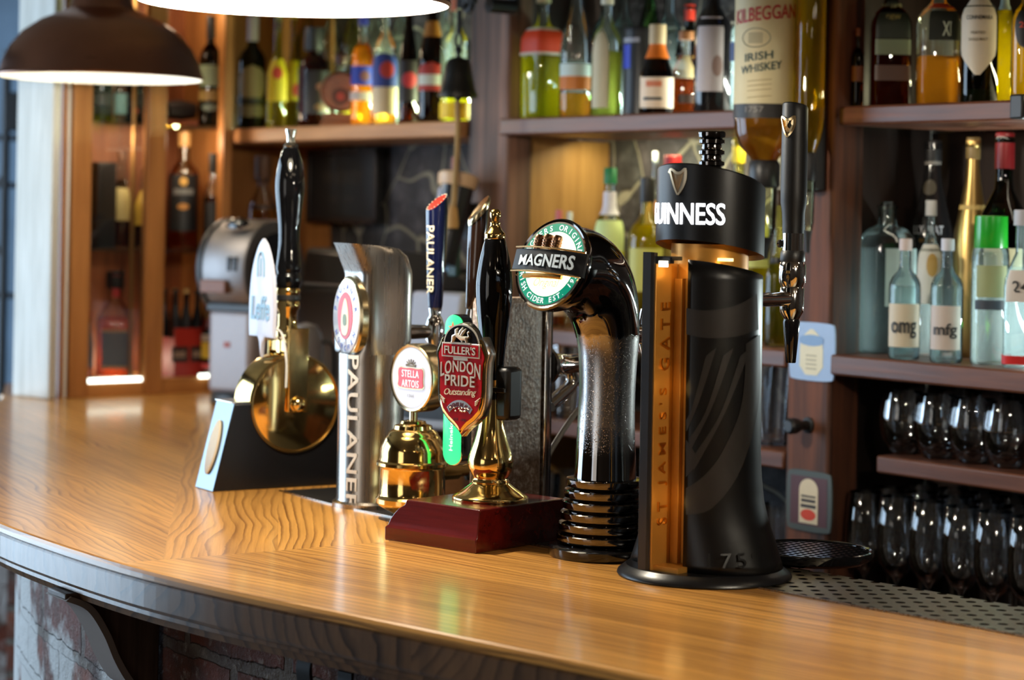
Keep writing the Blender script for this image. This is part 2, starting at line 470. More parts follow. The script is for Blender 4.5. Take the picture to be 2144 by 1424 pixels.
def m_plaster(name, c):
    t = NT(name); g = t.geo(); f = t.noise(g, 4, 5, .6); f2 = t.noise(g, 40, 3)
    col = t.mix(t.ramp(f, [(.3, (0, 0, 0)), (.7, (1, 1, 1))]), tuple(x * .6 for x in c), c)
    return t.done(t.pbsdf(col, .8, normal=t.bump(t.math('ADD', f, f2), .3, .006)))
M_BLUEWALL = m_plaster('blue_grey_plaster', srgb(112, 132, 152))
M_DARKWALL = m_plaster('dark_plaster', srgb(88, 70, 54))
M_CEIL = m_plaster('ceiling_plaster', srgb(110, 92, 70))
M_FLOOR = wood('floor_boards', srgb(40, 28, 20), srgb(92, 66, 46), .45, axis='Y', space='G')
BLACK = plain('black_gloss', (.006, .006, .007), .12, 0, .5, .05)
BLACKM = plain('black_matt', (.012, .012, .013), .42)
IRON = plain('black_iron', (.012, .012, .013), .5, .3)
BRASS = metal('brass', (.93, .66, .25), .07)
BRASSD = metal('aged_brass', (.62, .40, .14), .2)
GOLD = metal('pale_gold', (.86, .72, .44), .16)
STEEL = metal('brushed_steel', (.46, .42, .375), .2, 'Z')
CHROME = metal('chrome', (.82, .80, .78), .04)
DCHROME = metal('black_chrome', (.16, .15, .145), .045)
def m_copper():
    t = NT('spun_copper'); o = t.obj(); f = t.noise(t.map(o, (1, 1, 12)), 30, 3)
    col = t.mix(t.noise(o, 9, 3), (.30, .15, .11), (.50, .25, .17))
    sh = t.pbsdf(col, t.math('MULTIPLY_ADD', f, .12, .24), 1.0); p = sh.node
    p.inputs['Anisotropic'].default_value = .8
    tg = t.n('ShaderNodeTangent', direction_type='RADIAL', axis='Z'); t.l(tg.outputs[0], p.inputs['Tangent'])
    return t.done(sh)
COPPER = m_copper()
WHITE = plain('white_enamel', srgb(236, 236, 230), .35)
CREAM = plain('cream_paper', srgb(226, 214, 186), .6)
def colour(r, g, b, rough=.5, metal=0.0, coat=0.0):
    return plain('paint_%d_%d_%d_%d' % (r, g, b, int(rough * 100) + int(metal * 1000)), srgb(r, g, b), rough, metal, coat)

# ================================================================== the room
def wbox(name, mat, s0, s1, o0, o1, z0, z1, bevel=0.0, parent=None, kind=None, lift=0.0):
    """box in back bar coordinates: s along it, o into it"""
    c = WP + WU * ((s0 + s1) / 2) + WW * ((o0 + o1) / 2); c.z = (z0 + z1) / 2
    hx, hy, hz = (s1 - s0) / 2, (o1 - o0) / 2, (z1 - z0) / 2
    if parent is not None: c = parent.matrix_basis.inverted() @ c; r = 0
    else: r = WA
    return MB().box(-hx, hx, -hy, hy, -hz, hz).build(name, mat, parent, c, r, bevel, kind=kind)
MB().box(-3.0, 3.2, -2.0, 8.0, -.1, 0).build('floor', M_FLOOR, kind='structure')
MB().box(-3.0, 3.2, -2.0, 8.0, 2.6, 2.7).build('ceiling', M_CEIL, kind='structure')
MB().box(-3.0, 3.2, 7.6, 7.8, 0, 2.6).build('wall_far', M_BLUEWALL, kind='structure')
HOLES = [(-1.3, .6, .7, 2.3), (3.1, 4.8, .45, 2.32), (5.2, 7.2, .55, 2.35)]
m = MB(); y = -2.0
for h0, h1, z0, z1 in HOLES:
    m.box(-2.95, -2.75, y, h0, 0, 2.6); m.box(-2.95, -2.75, h0, h1, 0, z0); m.box(-2.95, -2.75, h0, h1, z1, 2.6); y = h1
m.box(-2.95, -2.75, y, 7.6, 0, 2.6); m.build('wall_left', M_DARKWALL, kind='structure')
MB().box(-2.75, 3.0, -1.9, -1.7, 0, 2.6).build('wall_front', M_DARKWALL, kind='structure')
MB().box(3.0, 3.2, -2.0, 8.0, 0, 2.6).build('wall_right', M_DARKWALL, kind='structure')
def window(n, axis, pos, a0, a1, z0, z1, cols):
    def b(m, p0, p1, d0, d1, q0, q1):
        if axis == 'X': m.box(pos + d0, pos + d1, p0, p1, q0, q1)
        else: m.box(p0, p1, pos + d0, pos + d1, q0, q1)
    f = MB(); w = .05
    b(f, a0, a1, -.12, -.04, z0, z0 + w); b(f, a0, a1, -.12, -.04, z1 - w, z1)
    b(f, a0, a0 + w, -.12, -.04, z0 + w, z1 - w); b(f, a1 - w, a1, -.12, -.04, z0 + w, z1 - w)
    for i in range(1, cols):
        x = a0 + (a1 - a0) * i / cols; b(f, x - .018, x + .018, -.1, -.05, z0 + w, z1 - w)
    b(f, a0 + w, a1 - w, -.1, -.05, (z0 + z1) / 2 - .015, (z0 + z1) / 2 + .015)
    o = f.build('window_%d' % n, colour(190, 190, 184, .5), kind='structure')
    g = MB(); b(g, a0, a1, -.078, -.074, z0, z1)
    p = g.build('window_pane', glass('window_glass', (1, 1, 1), (.9, .95, .95)), o)
window(1, 'X', -2.75, 3.1, 4.8, .45, 2.32, 2)
window(2, 'X', -2.75, -1.3, .6, .7, 2.3, 2)  # unseen window, added to carry the warm front fill
window(3, 'X', -2.75, 5.2, 7.2, .55, 2.35, 2)
# back bar wall
S_CAB = ws(478) - .05
wbox('wall_back', M_STONE, S_CAB - .35, 2.6, .27, .40, 0, 2.6, kind='structure')

# ================================================================== the bar counter
FRONT = [(.927, 1.236), (.5, 1.631), (.12, 1.983), (-.06, 2.15), (-.241, 2.318), (-.345, 2.42), (-.446, 2.532), (-.557, 2.68), (-.676, 2.864), (-.80, 3.12), (-.90, 3.42), (-.97, 3.8), (-1.03, 4.2), (-1.075, 4.62), (-1.10, 4.72)]
def ring_off(off, z, line=None):
    P = line or FRS; r = []
    for i, p in enumerate(P):
        a = P[max(i - 1, 0)]; b = P[min(i + 1, len(P) - 1)]
        d = Vector((b[0] - a[0], b[1] - a[1])).normalized(); r.append((p[0] - d.y * off, p[1] + d.x * off, z))
    return r
# line where timber ends and the drip tray begins, and the aisle edge of the counter
TRAY = [(1.05, 1.61), (.79, 1.89), (.522, 2.178), (.275, 2.443), (.2, 2.53), (.02, 2.735), (-.23, 3.03), (-.337, 3.195)]
FRS = spl(FRONT, 6)
TB = [p[:2] for p in ring_off(-.145, 0, TRAY)]
BCS = [(-1.16, 5.0), (-.74, 5.1), (-.47, 4.76), (-.36, 4.3), (-.28, 3.8), (-.23, 3.48)] + list(reversed(TB))
OUT = FRS + BCS
def clip(poly, p, n):
    out = []; k = len(poly)
    for i in range(k):
        a, b = poly[i], poly[(i + 1) % k]
        da = (a[0] - p[0]) * n[0] + (a[1] - p[1]) * n[1]; db = (b[0] - p[0]) * n[0] + (b[1] - p[1]) * n[1]
        if da >= 0: out.append(a)
        if (da >= 0) != (db >= 0):
            f = da / (da - db); out.append((a[0] + (b[0] - a[0]) * f, a[1] + (b[1] - a[1]) * f))
    return out
def boards(mb, poly, ang, width, z, k0):
    d = (cos(ang), sin(ang)); n = (-d[1], d[0])
    vs = [p[0] * n[0] + p[1] * n[1] for p in poly]
    i0, i1 = math.floor(min(vs) / width), math.ceil(max(vs) / width)
    for i in range(i0, i1):
        q = clip(clip(poly, (n[0] * i * width, n[1] * i * width), n), (n[0] * (i + 1) * width, n[1] * (i + 1) * width), (-n[0], -n[1]))
        if len(q) < 3: continue
        uv = [(p[0] * d[0] + p[1] * d[1] + 13.0, (p[0] * n[0] + p[1] * n[1]) - i * width + 10.0 * (k0 + i % 23) + 2.0) for p in q]
        mb.add([(p[0], p[1], z) for p in q], [tuple(range(len(q)))], None, 0, [uv])
Q = (-.405, 2.56)
n1 = (-.165, .25); l1 = sqrt(n1[0] ** 2 + n1[1] ** 2); n1 = (n1[0] / l1, n1[1] / l1)        # far side of the first mitre
n2 = (.6, .075); l2 = sqrt(n2[0] ** 2 + n2[1] ** 2); n2 = (n2[0] / l2, n2[1] / l2)          # near side of the second mitre
def resample(P, n):
    L = [0.0]
    for i in range(1, len(P)): L.append(L[-1] + math.dist(P[i - 1][:2], P[i][:2]))
    out = []; j = 0
    for k in range(n):
        d = L[-1] * k / (n - 1)
        while j < len(P) - 2 and L[j + 1] < d: j += 1
        f = (d - L[j]) / (L[j + 1] - L[j]); out.append((P[j][0] + (P[j + 1][0] - P[j][0]) * f, P[j][1] + (P[j + 1][1] - P[j][1]) * f))
    return out
wt = MB()
MID = [(-.337, 3.195), (-.37, 3.5), (-.43, 3.9), (-.52, 4.3), (-.66, 4.7), (-.86, 4.95), (-1.16, 5.0)]
FA = resample(FRS, 70); FB = resample(TRAY + MID[1:], 70)
FC = resample(MID, 24); FD = resample([TB[-1], (-.23, 3.48), (-.28, 3.8), (-.36, 4.3), (-.47, 4.76), (-.74, 5.1), (-1.0, 5.04), (-1.16, 5.0)], 24)
for quad in [[FA[i], FB[i], FB[i + 1], FA[i + 1]] for i in range(69)] + [[FC[i], FD[i], FD[i + 1], FC[i + 1]] for i in range(23)]:
    near = clip(quad, Q, (-n1[0], -n1[1])); rest = clip(quad, Q, n1)
    if len(near) > 2: boards(wt, near, radians(137.2), .085, BAR, 0)
    if len(rest) > 2:
        a = clip(rest, Q, n2); b = clip(rest, Q, (-n2[0], -n2[1]))
        if len(a) > 2: boards(wt, a, radians(96), .095, BAR, 30)
        if len(b) > 2: boards(wt, b, radians(117), .10, BAR, 60)
def strip(mb, rings, uoff=0.0, along=False):
    L = [0.0]
    for i in range(1, len(rings[0])): L.append(L[-1] + (Vector(rings[0][i]) - Vector(rings[0][i - 1])).length)
    hz = [0.0]
    for i in range(1, len(rings)): hz.append(hz[-1] + (Vector(rings[i][0]) - Vector(rings[i - 1][0])).length)
    for i in range(len(rings) - 1):
        for j in range(len(L) - 1):
            seg = int((L[j] + uoff) / .52)
            q = [rings[i][j], rings[i][j + 1], rings[i + 1][j + 1], rings[i + 1][j]]
            uv = [(hz[i] * 3 + 5 + seg * 2.3, L[j] * .45 + 10 * (seg + 3) + 1), (hz[i] * 3 + 5 + seg * 2.3, L[j + 1] * .45 + 10 * (seg + 3) + 1), (hz[i + 1] * 3 + 5 + seg * 2.3, L[j + 1] * .45 + 10 * (seg + 3) + 1), (hz[i + 1] * 3 + 5 + seg * 2.3, L[j] * .45 + 10 * (seg + 3) + 1)]
            if along: uv = [(L[j], hz[i] + 12.0), (L[j + 1], hz[i] + 12.0), (L[j + 1], hz[i + 1] + 12.0), (L[j], hz[i + 1] + 12.0)]
            mb.add(q, [(0, 1, 2, 3)], None, 0, [uv])
strip(wt, [ring_off(0, BAR), ring_off(.0035, BAR - .001), ring_off(.006, BAR - .0045), ring_off(.006, BAR - .010), ring_off(.002, BAR - .0125)], 0.0, True)
# underside and the aisle side
LINE = BCS[:6] + [TB[-1]] + list(reversed(TRAY))
und = [(p[0], p[1], BAR - .045) for p in FRS + LINE]
wt.add(und, [tuple(range(len(und)))], None, 0, [[(p[0], p[1] + 10) for p in und]])
bs = [(p[0], p[1], BAR) for p in [FRS[-1]] + LINE]; bs2 = [(p[0], p[1], BAR - .045) for p in [FRS[-1]] + LINE]
for i in range(len(bs) - 1): wt.add([bs[i], bs[i + 1], bs2[i + 1], bs2[i]], [(0, 1, 2, 3)], None, 0, [[(0, 11), (.1, 11), (.1, 11.04), (0, 11.04)]])
TOP = wt.build('bar_counter', M_BAR, recalc=False, sharp=30)
tag(TOP, 'curved honey coloured timber bar top with mitred boards carrying the beer pumps', 'bar counter')
fs = MB(); strip(fs, [ring_off(.001, BAR - .0125), ring_off(.0035, BAR - .016), ring_off(.0035, BAR - .043), ring_off(.001, BAR - .047)], .2)
fs.build('fascia', M_FAS, TOP, recalc=False)['label'] = 'dark stained edge board below the bar top'
ml = MB(); strip(ml, [ring_off(.001, BAR - .047), ring_off(-.004, BAR - .049), ring_off(-.004, BAR - .054), ring_off(-.009, BAR - .056), ring_off(-.012, BAR - .064), ring_off(-.03, BAR - .064)], .1)
ml.build('moulding', M_FAS, TOP, recalc=False)['label'] = 'stepped dark moulding under the edge board'
# brick front under the counter
bw = MB(); r0 = ring_off(-.125, BAR - .05); r1 = ring_off(-.125, 0)
L = 0.0
for j in range(len(r0) - 1):
    d = (Vector(r0[j + 1]) - Vector(r0[j])).length
    bw.add([r0[j], r0[j + 1], r1[j + 1], r1[j]], [(0, 1, 2, 3)], None, 0, [[(L, r0[j][2]), (L + d, r0[j][2]), (L + d, 0), (L, 0)]]); L += d
bk = [(p[0], p[1]) for p in BCS]
r2 = [(p[0] * 1.0 - .02, p[1] - .02, BAR - .05) for p in reversed(bk)]; r3 = [(p[0], p[1], 0) for p in r2]
for j in range(len(r2) - 1): bw.add([r2[j], r2[j + 1], r3[j + 1], r3[j]], [(0, 1, 2, 3)], None, 0, [[(j, 1), (j + .5, 1), (j + .5, 0), (j, 0)]])
o = bw.build('wall_bar', M_BRICK, recalc=False, smooth=False, kind='structure')
# carved bracket under the edge
P0 = onz(100, 1228, 1.045); nin = Vector((.82, .57, 0)).normalized(); ba = atan2(nin.y, nin.x) - pi / 2
t = thing('corbel', 'dark curved wooden corbel holding up the bar edge against brickwork', 'bracket', (P0.x, P0.y, 0), ba)
S = spl([(0.0, 1.036), (.028, 1.022), (.05, .99), (.066, .955), (.085, .925), (.112, .897), (.118, .80)], 6)
def yz(outline, x0, x1, mb=None):
    mb = mb or MB()
    return mb.prism([(b, z) for b, z in outline], x0, x1, T=lambda v: Vector((v.y, v.x, v.z)))
yz([(0.0, 1.044), *S, (.126, .80), (.126, 1.044)], .0, .055).build('side_panel', W_BRACK, t, bevel=.002)
band = MB(); band.loft([[(-.004, y - .001, z + .000), (.059, y - .001, z), (.059, y + .006, z + .005), (-.004, y + .006, z + .005)] for y, z in S]); band.build('lit_edge_band', plain('window_lit_grey', srgb(150, 140, 134), .4), t)  # front edge painted grey for the window light falling on it
# hook under the counter
hp = onz(640, 1368, 1.035)
t = thing('bag_hook', 'black iron bag hook under the bar edge on the brick front', 'hook', (hp.x, hp.y, 1.036), radians(-43))
MB().box(-.016, .016, -.01, .14, -.004, 0).build('plate', IRON, t, bevel=.001)
hk = MB(); pts = spl([(0, .0, -.002), (0, -.004, -.02), (0, .004, -.045), (0, .03, -.06), (0, .055, -.045), (0, .058, -.03)], 5)
hk.loft([[(-.011, p[1], p[2]), (.011, p[1], p[2]), (.011, p[1] + .004, p[2] + .003), (-.011, p[1] + .004, p[2] + .003)] for p in pts]).build('hook_strap', IRON, t, bevel=.001)

# drip tray strip set into the back of the counter
def m_perf():
    t = NT('perforated_steel'); uv = t.uv()
    sp = t.n('ShaderNodeSeparateXYZ'); t.l(uv, sp.inputs[0]); u, v = sp.outputs[0], sp.outputs[1]
    row = t.math('FLOOR', t.math('DIVIDE', v, .0165))
    off = t.math('MULTIPLY', row, .0115)
    fu = t.math('SUBTRACT', t.math('FRACT', t.math('DIVIDE', t.math('ADD', u, off), .031)), .5)
    fv = t.math('SUBTRACT', t.math('FRACT', t.math('DIVIDE', v, .0165)), .5)
    e = t.math('ADD', t.math('POWER', t.math('DIVIDE', fu, .19), 2.0), t.math('POWER', t.math('DIVIDE', fv, .31), 2.0))
    hole = t.math('LESS_THAN', e, 1.0)
    f = t.noise(t.map(uv, (3, 160, 1)), 1, 3)
    a = t.n('ShaderNodeBsdfPrincipled'); a.inputs['Base Color'].default_value = (.46, .40, .30, 1); a.inputs['Metallic'].default_value = 1
    t.l(t.math('MULTIPLY_ADD', f, .15, .26), a.inputs['Roughness'])
    tr = t.n('ShaderNodeBsdfTransparent')
    mx = t.n('ShaderNodeMixShader'); t.l(hole, mx.inputs[0]); t.l(a.outputs[0], mx.inputs[1]); t.l(tr.outputs[0], mx.inputs[2])
    return t.done(mx.outputs[0])
M_PERF = m_perf()
def tray_pts(line, d0, d1):
    a = ring_off(-d0, 0, line); b = ring_off(-d1, 0, line); return a, b
def tray(line, width, label, mat, z):
    a, b = tray_pts(line, .001, width)
    m = MB(); Lx = 0
    for i in range(len(a) - 1):
        d = (Vector(a[i + 1]) - Vector(a[i])).length
        q = [(*a[i][:2], z), (*a[i + 1][:2], z), (*b[i + 1][:2], z), (*b[i][:2], z)]
        m.add(q, [(0, 1, 2, 3)], None, 0, [[(Lx, 0), (Lx + d, 0), (Lx + d, width), (Lx, width)]]); Lx += d
    o = m.build('drip_tray', mat, recalc=False); tag(o, label, 'drip tray')
    lp = MB().loft([[(*p[:2], z - .002) for p in a], [(*p[:2], z + .0012) for p in a], [(*p[:2], z + .0012) for p in ring_off(-.004, 0, line)]], closed=False); lp.build('rim', STEEL, o)
    wl_ = MB(); wl_.loft([[(*p[:2], z - .001) for p in a], [(*p[:2], z - .008) for p in a], [(*p[:2], z - .008) for p in b], [(*p[:2], z - .001) for p in b]], closed=False); wl_.build('well', plain('tray_well', srgb(70, 44, 26), .5), o)
    return o
tray(TRAY[:5], .1445, 'perforated steel drip tray sunk into the bar behind the tall black tower', M_PERF, BAR + .0005)
tray(TRAY[4:], .1445, 'drip tray blackened for shade under the brass font and steel font', BLACKM, BAR + .0005)  # far part of the steel tray, its shade painted as black

# ================================================================== back bar
ZU, ZL, ZB = 1.694, 1.300, 1.134
def shelf(label, p0, p1, z, th, mat, o0=-.02, o1=.256, off=0.0, py=440, group='shelves of the back bar'):
    s0, s1 = (p0 if p0 < 50 else ws(p0, py, o0)), (p1 if p1 < 50 else ws(p1, py, o0) if p1 < 3000 else p1 - 3000)
    o = wbox('shelf', mat, s0, s1, o0, o1, z - th, z, .004); tag(o, label, 'shelf', group); return o
def post(label, p0, p1, depth, z0, z1, mat):
    s0, s1 = ws(p0, 500), ws(p1, 500)
    o = wbox('wooden_post', mat, s0, s1, 0, depth, z0, z1, .006); tag(o, label, 'post'); return o
SP1a, SP1b = ws(976), ws(1059); SP2a, SP2b = ws(1652), ws(1742)
post('weathered grey-brown post carrying the bell and the black can-shaped sign', 976, 1059, .06, .0, 2.6, W_POST)
post('reddish wooden post with two coasters and a black knob', 1652, 1742, .07, .0, 2.6, W_RED)
shelf('pale timber shelf of amber and yellow bottles between the pine cabinet and the bell', -2.02, SP1a - .002, ZU, .032, W_LEFTX)
o = shelf('red-brown shelf of clear and black bottles behind the inverted bottle', SP1b + .003, SP2a - .003, ZU, .032, W_REDX, -.001)
_c = o.location.copy(); _a, _b = ws(1042, 440, -.022) - wl(_c).x, (SP2a - SP1b) / 2 - .003
MB().box(_a, _b, -.022 - wl(_c).y, -.0015 - wl(_c).y, -.016, .016).build('front_lip', W_REDX, o, bevel=.004)
shelf('upper dark shelf of whisky bottles beyond the black tap handle', 1752, 3000 + .95, ZU, .03, W_REDX, -.01)
shelf('shelf of pourer-topped bottles behind the tall black tower', SP1b + .004, 1650, ZL, .03, W_REDX, .0)
shelf('red-brown shelf of clear gin bottles beyond the blue coaster', 1743, 3000 + .95, ZL, .033, W_REDX, -.01)
shelf('low shelf of glasses seen between the chrome font and the tall black tower', SP1b + .004, 1650, ZB, .03, W_REDX, .0)
shelf('short low shelf with round-bowled tumblers above the stem glasses', 1843, 3000 + .95, ZB + .01, .028, W_REDX, .03)
# side and back panels of the bays
def panel(label, s0, s1, o0, o1, z0, z1, mat):
    o = wbox('side_panel_board', mat, s0, s1, o0, o1, z0, z1, .001); o.name = 'panel_board'; tag(o, label, 'panel'); return o
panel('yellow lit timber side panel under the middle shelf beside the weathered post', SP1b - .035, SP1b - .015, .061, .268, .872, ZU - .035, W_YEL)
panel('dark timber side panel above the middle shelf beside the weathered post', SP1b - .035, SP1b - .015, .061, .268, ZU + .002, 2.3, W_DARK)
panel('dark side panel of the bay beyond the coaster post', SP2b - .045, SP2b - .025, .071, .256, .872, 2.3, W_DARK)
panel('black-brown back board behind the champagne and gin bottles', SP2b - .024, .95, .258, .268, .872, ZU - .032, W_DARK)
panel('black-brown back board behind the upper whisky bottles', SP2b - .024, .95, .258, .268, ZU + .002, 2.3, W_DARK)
panel('orange pine side panel at the cabinet end of the amber bottle shelf', -2.045, -2.022, .0, .268, 1.11, 2.3, W_PINE)
panel('orange pine back board behind the dark bottle beside the pine post', -2.02, -1.86, .258, .268, 1.11, 2.3, W_PINE)
# base units
ZC = .868
o = wbox('back_counter', W_RED, SP1b + .002, SP2a - .002, .0, .268, 0, ZC, .003); tag(o, 'low red-brown back counter under the pint glasses between the two posts', 'counter')
o = wbox('back_counter', W_RED, SP2b + .002, .95, .0, .268, 0, ZC, .003); tag(o, 'low red-brown back counter carrying the wine glasses', 'counter')
o = wbox('back_counter', wood('worktop_brown', srgb(120, 78, 46), srgb(170, 120, 78), .4, axis='X'), ws(800), SP1a - .002, -.10, .268, 0, 1.0995, .003); tag(o, 'brown worktop between the pine cabinet and the weathered post', 'counter')
# light strips of the back bar (real strips fixed to the shelves)
def wpt(s, o, z): p = WP + WU * s + WW * o; p.z = z; return p
def strip_light(s0, s1, o, z, e, col, tgt):
    c = wpt((s0 + s1) / 2, o, z); l = lamp('AREA', c, e, col, abs(s1 - s0), .012)
    l.matrix_world = Matrix.Translation(c) @ Matrix.Rotation(WA, 4, 'Z') @ Matrix.Rotation(tgt, 4, 'X'); return l
COOL = (.92, 1.0, .86)
strip_light(ws(540), ws(960), .245, ZU + .03, 8.5, (.85, 1.0, .55), -(pi * .5 + .5))
strip_light(SP1b + .03, SP2a - .02, .245, ZU + .03, 7, COOL, -(pi * .5 + .5))
strip_light(SP2b + .06, .7, .245, ZU + .03, 1.5, (1.0, .92, .55), -(pi * .5 + .5))
strip_light(SP1b + .03, SP2a - .02, .17, ZU - .036, 2.4, (1.0, .92, .55), .25)
strip_light(SP2b + .06, .7, .245, ZL + .04, 4.6, (.86, 1.0, .98), -(pi * .5 + .4))
strip_light(SP2b + .04, .7, .12, ZU - .033, .25, (1, .9, .7), 0)
strip_light(ws(520), ws(960), .1, ZU - .036, .35, (1, .85, .6), 0)

# ================================================================== pine glass-fronted cabinet at the bar end
ZT = 2.25
t = thing('display_cabinet', 'honey pine glass-fronted cabinet standing on the far end of the bar', 'cabinet', (CP.x, CP.y, BAR), CA)
def cbx(px0, px1, o0, o1, z0, z1, name, mat, bevel=.002, par=None):
    x0 = cs(px0) if px0 > 50 else px0; x1 = cs(px1) if px1 > 50 else px1
    return MB().box(x0, x1, o0, o1, z0 - BAR, z1 - BAR).build(name, mat, t, bevel=bevel)
XR = cs(497)
cbx(146, 186, -.012, .012, BAR, ZT, 'stile', W_PINE); cbx(303, 341, -.012, .012, BAR, ZT, 'stile', W_PINE); cbx(458, 476, -.015, .012, BAR, ZT, 'stile', W_PINE)
MB().box(cs(130), cs(146), 0, .03, 0, ZT - BAR).build('edge_strip', W_PINE, t, bevel=.002)
MB().box(cs(138), cs(143), -.004, 0, 0, ZT - BAR).build('white_bead', WHITE, t)
cbx(186, 303, -.008, .016, BAR, BAR + .036, 'bottom_rail', W_PINEX); cbx(341, 458, -.004, .016, BAR, BAR + .034, 'bottom_rail', W_PINEX)
x0, x1 = cs(182), cs(497)
MB().box(x0, x1, .228, .24, 0, ZT - BAR).build('back_panel', wood('cabinet_back', srgb(96, 46, 24), srgb(186, 112, 66), .5), t)
MB().box(x0, x0 + .012, .03, .228, 0, ZT - BAR).build('side_panel', W_PINE, t)
MB().box(x1 - .012, x1, .03, .228, 0, ZT - BAR).build('side_panel', W_PINE, t)
MB().box(x0 + .012, x1 - .012, .02, .228, 0, .03).build('floor_board', W_PINEX, t)
MB().box(x0, x1, .0, .24, ZT - BAR, ZT - BAR + .025).build('top_board', W_PINEX, t)
zg = EYE - ab(330, 523)[1] * oncab(330, 523, 0).y; zg2 = EYE - ab(330, 259)[1] * oncab(330, 259, 0).y
GS = glass('shelf_glass', (.86, .93, .9), (.42, .55, .52))
for z in (zg, zg2): MB().box(x0 + .013, x1 - .013, .024, .226, z - .007 - BAR, z - BAR).build('glass_shelf', GS, t)
MB().box(cs(186) - .004, cs(303) + .004, .002, .006, .036, ZT - BAR - .02).build('glass_pane', glass('pane_glass', (.97, .98, .97), (.8, .85, .82)), t)
LED = glow('white_led', (.95, 1.0, .86), 4.5)
MB().box(cs(172) + .004, cs(299), -.011, -.004, .030, .0395).build('light_strip', LED, t)['label'] = 'glowing white strip light'
MB().box(cs(420), cs(446), -.011, -.004, .032, .0405).build('light_strip', LED, t)['label'] = 'glowing white strip light'
MB().box(cs(287), cs(291), .02, .03, .04, ZT - BAR).build('bright_stile_lip', W_YEL, t)
for px, z, e in ((245, BAR + .06, .7), (400, BAR + .06, .6)):
    p = oncab(px, 700, .195); lamp('POINT', (p.x, p.y, z), e * .6, (1, .86, .66), .02)
for px in (245, 400):
    p = oncab(px, 300, .03); lamp('POINT', (p.x, p.y, zg2 - .035), .8, (1, .80, .55), .02)
    p = oncab(px, 100, .03); lamp('POINT', (p.x, p.y, 1.98), .8, (1, .82, .55), .02)
# whitewashed end post of the cabinet
a, b = onz(42, 828), onz(119, 836)
d = (b - a); ang = atan2(d.y, d.x)
o = MB().box(0, d.length, -.022, -.001, 0, 2.6 - BAR).build('wooden_post', W_WHITE, None, (a.x, a.y, BAR), ang, .004); tag(o, 'whitewashed wooden board closing the end of the pine cabinet', 'board'); o.name = 'end_board'

# ================================================================== pendant lamps
INNER = plain('lamp_white', srgb(250, 246, 232), .5)
def pendant(px, Y, rim_y, label, energy, rin):
    a_, b_ = ab(px, rim_y); z = EYE - b_ * (Y + rin)
    t = thing('pendant_lamp', label, 'pendant lamp', (ab(px, HY)[0] * Y, Y, z), 0, 'copper pendant lamps over the bar')
    R = rin
    pr = [(R, 0), (R + .003, .004), (R - .002, .016), (R * .97, .03), (R * .90, .06), (R * .78, .09), (R * .6, .115), (R * .42, .130), (R * .33, .138), (R * .30, .150), (R * .27, .19), (R * .26, .235), (R * .1, .242)]
    MB().lathe(pr, 64, cap0=False).build('lamp_shade', COPPER, t, recalc=False)
    pi_ = [(R - .0005, .0005), (R - .004, .012), (R * .94, .03), (R * .87, .06), (R * .75, .088), (R * .57, .112), (R * .3, .13), (.001, .134)]
    MB().lathe(list(reversed(pi_)), 64, cap0=False, cap1=False).build('inner_shade', INNER, t, recalc=False)['label'] = 'white enamelled inside of the shade'
    MB().lathe([(.002, .012), (.018, .016), (.028, .032), (.029, .045), (.024, .062), (.014, .08), (.013, .105)], 20).build('bulb', glow('bulb_glow', (1, .93, .78), 6.0), t)
    MB().lathe([(.02, .1), (.02, .133)], 16).build('lamp_holder', BLACKM, t)
    MB().tube([(0, 0, .24), (0, 0, 2.6 - z)], .004, 8).build('cord', BLACKM, t)
    lamp('POINT', (t.location.x, t.location.y, z + .0), energy, (1.0, .90, .74), .03)
    return t
pendant(607, 2.79, 37, 'copper pendant lamp with bright white inside hanging over the pump clips', 27, .2)
pendant(207, 4.33, 176, 'copper pendant lamp hanging in front of the pine cabinet', 3.4, .2)
pendant(2900, 1.75, 40, 'copper pendant lamp added beyond the frame to light the near bar edge', 15, .2)  # unseen pendant, added to brighten the right part of the bar

# ================================================================== far end of the room behind the bar
p = at(9, 470, 6.2)
t = thing('iron_stand', 'black wrought iron stand against the blue-grey far wall', 'stand', (p.x, p.y, 0), 0)
MB().tube([(0, 0, 0), (0, 0, 1.95)], .012, 8).build('pole', IRON, t)
MB().lathe([(.16, 0), (.16, .015), (.03, .03)], 20).build('base', IRON, t)
for z, w in ((1.70, .06), (1.565, .07), (1.25, .05)): MB().box(-w, w, -.008, .008, z - .008, z + .008).build('crossbar', IRON, t, bevel=.002)
MB().tube(spl([(0, 0, 1.35), (-.05, 0, 1.45), (-.03, 0, 1.55), (0, 0, 1.6)], 6), .007, 8).build('scroll', IRON, t)
MB().box(.0, .06, -.04, .04, 1.72, 1.83).build('candle_box', IRON, t, bevel=.004)
p = at(70, 1300, 4.9)
o = MB().box(-.06, .06, -.2, .2, 0, .98).build('brick_pillar', M_BRICK2, None, (p.x - .0, p.y + .2, 0), 0); tag(o, 'short orange-red brick pillar beyond the left end of the counter', 'pillar')
p = at(12, 1240, 5.6)
m = MB(); m.loft([[(x * .02 - .25, .03 * sin(x * 1.4), z) for x in range(0, 18)] for z in (.0, .4, .8)], closed=False)
o = m.build('curtain', plain('pale_cloth', srgb(176, 186, 180), .8), None, (p.x, p.y, 0.14)); tag(o, 'pale cloth hanging in soft folds behind the brick pillar', 'cloth')
so = o.modifiers.new('thickness', 'SOLIDIFY'); so.thickness = .006
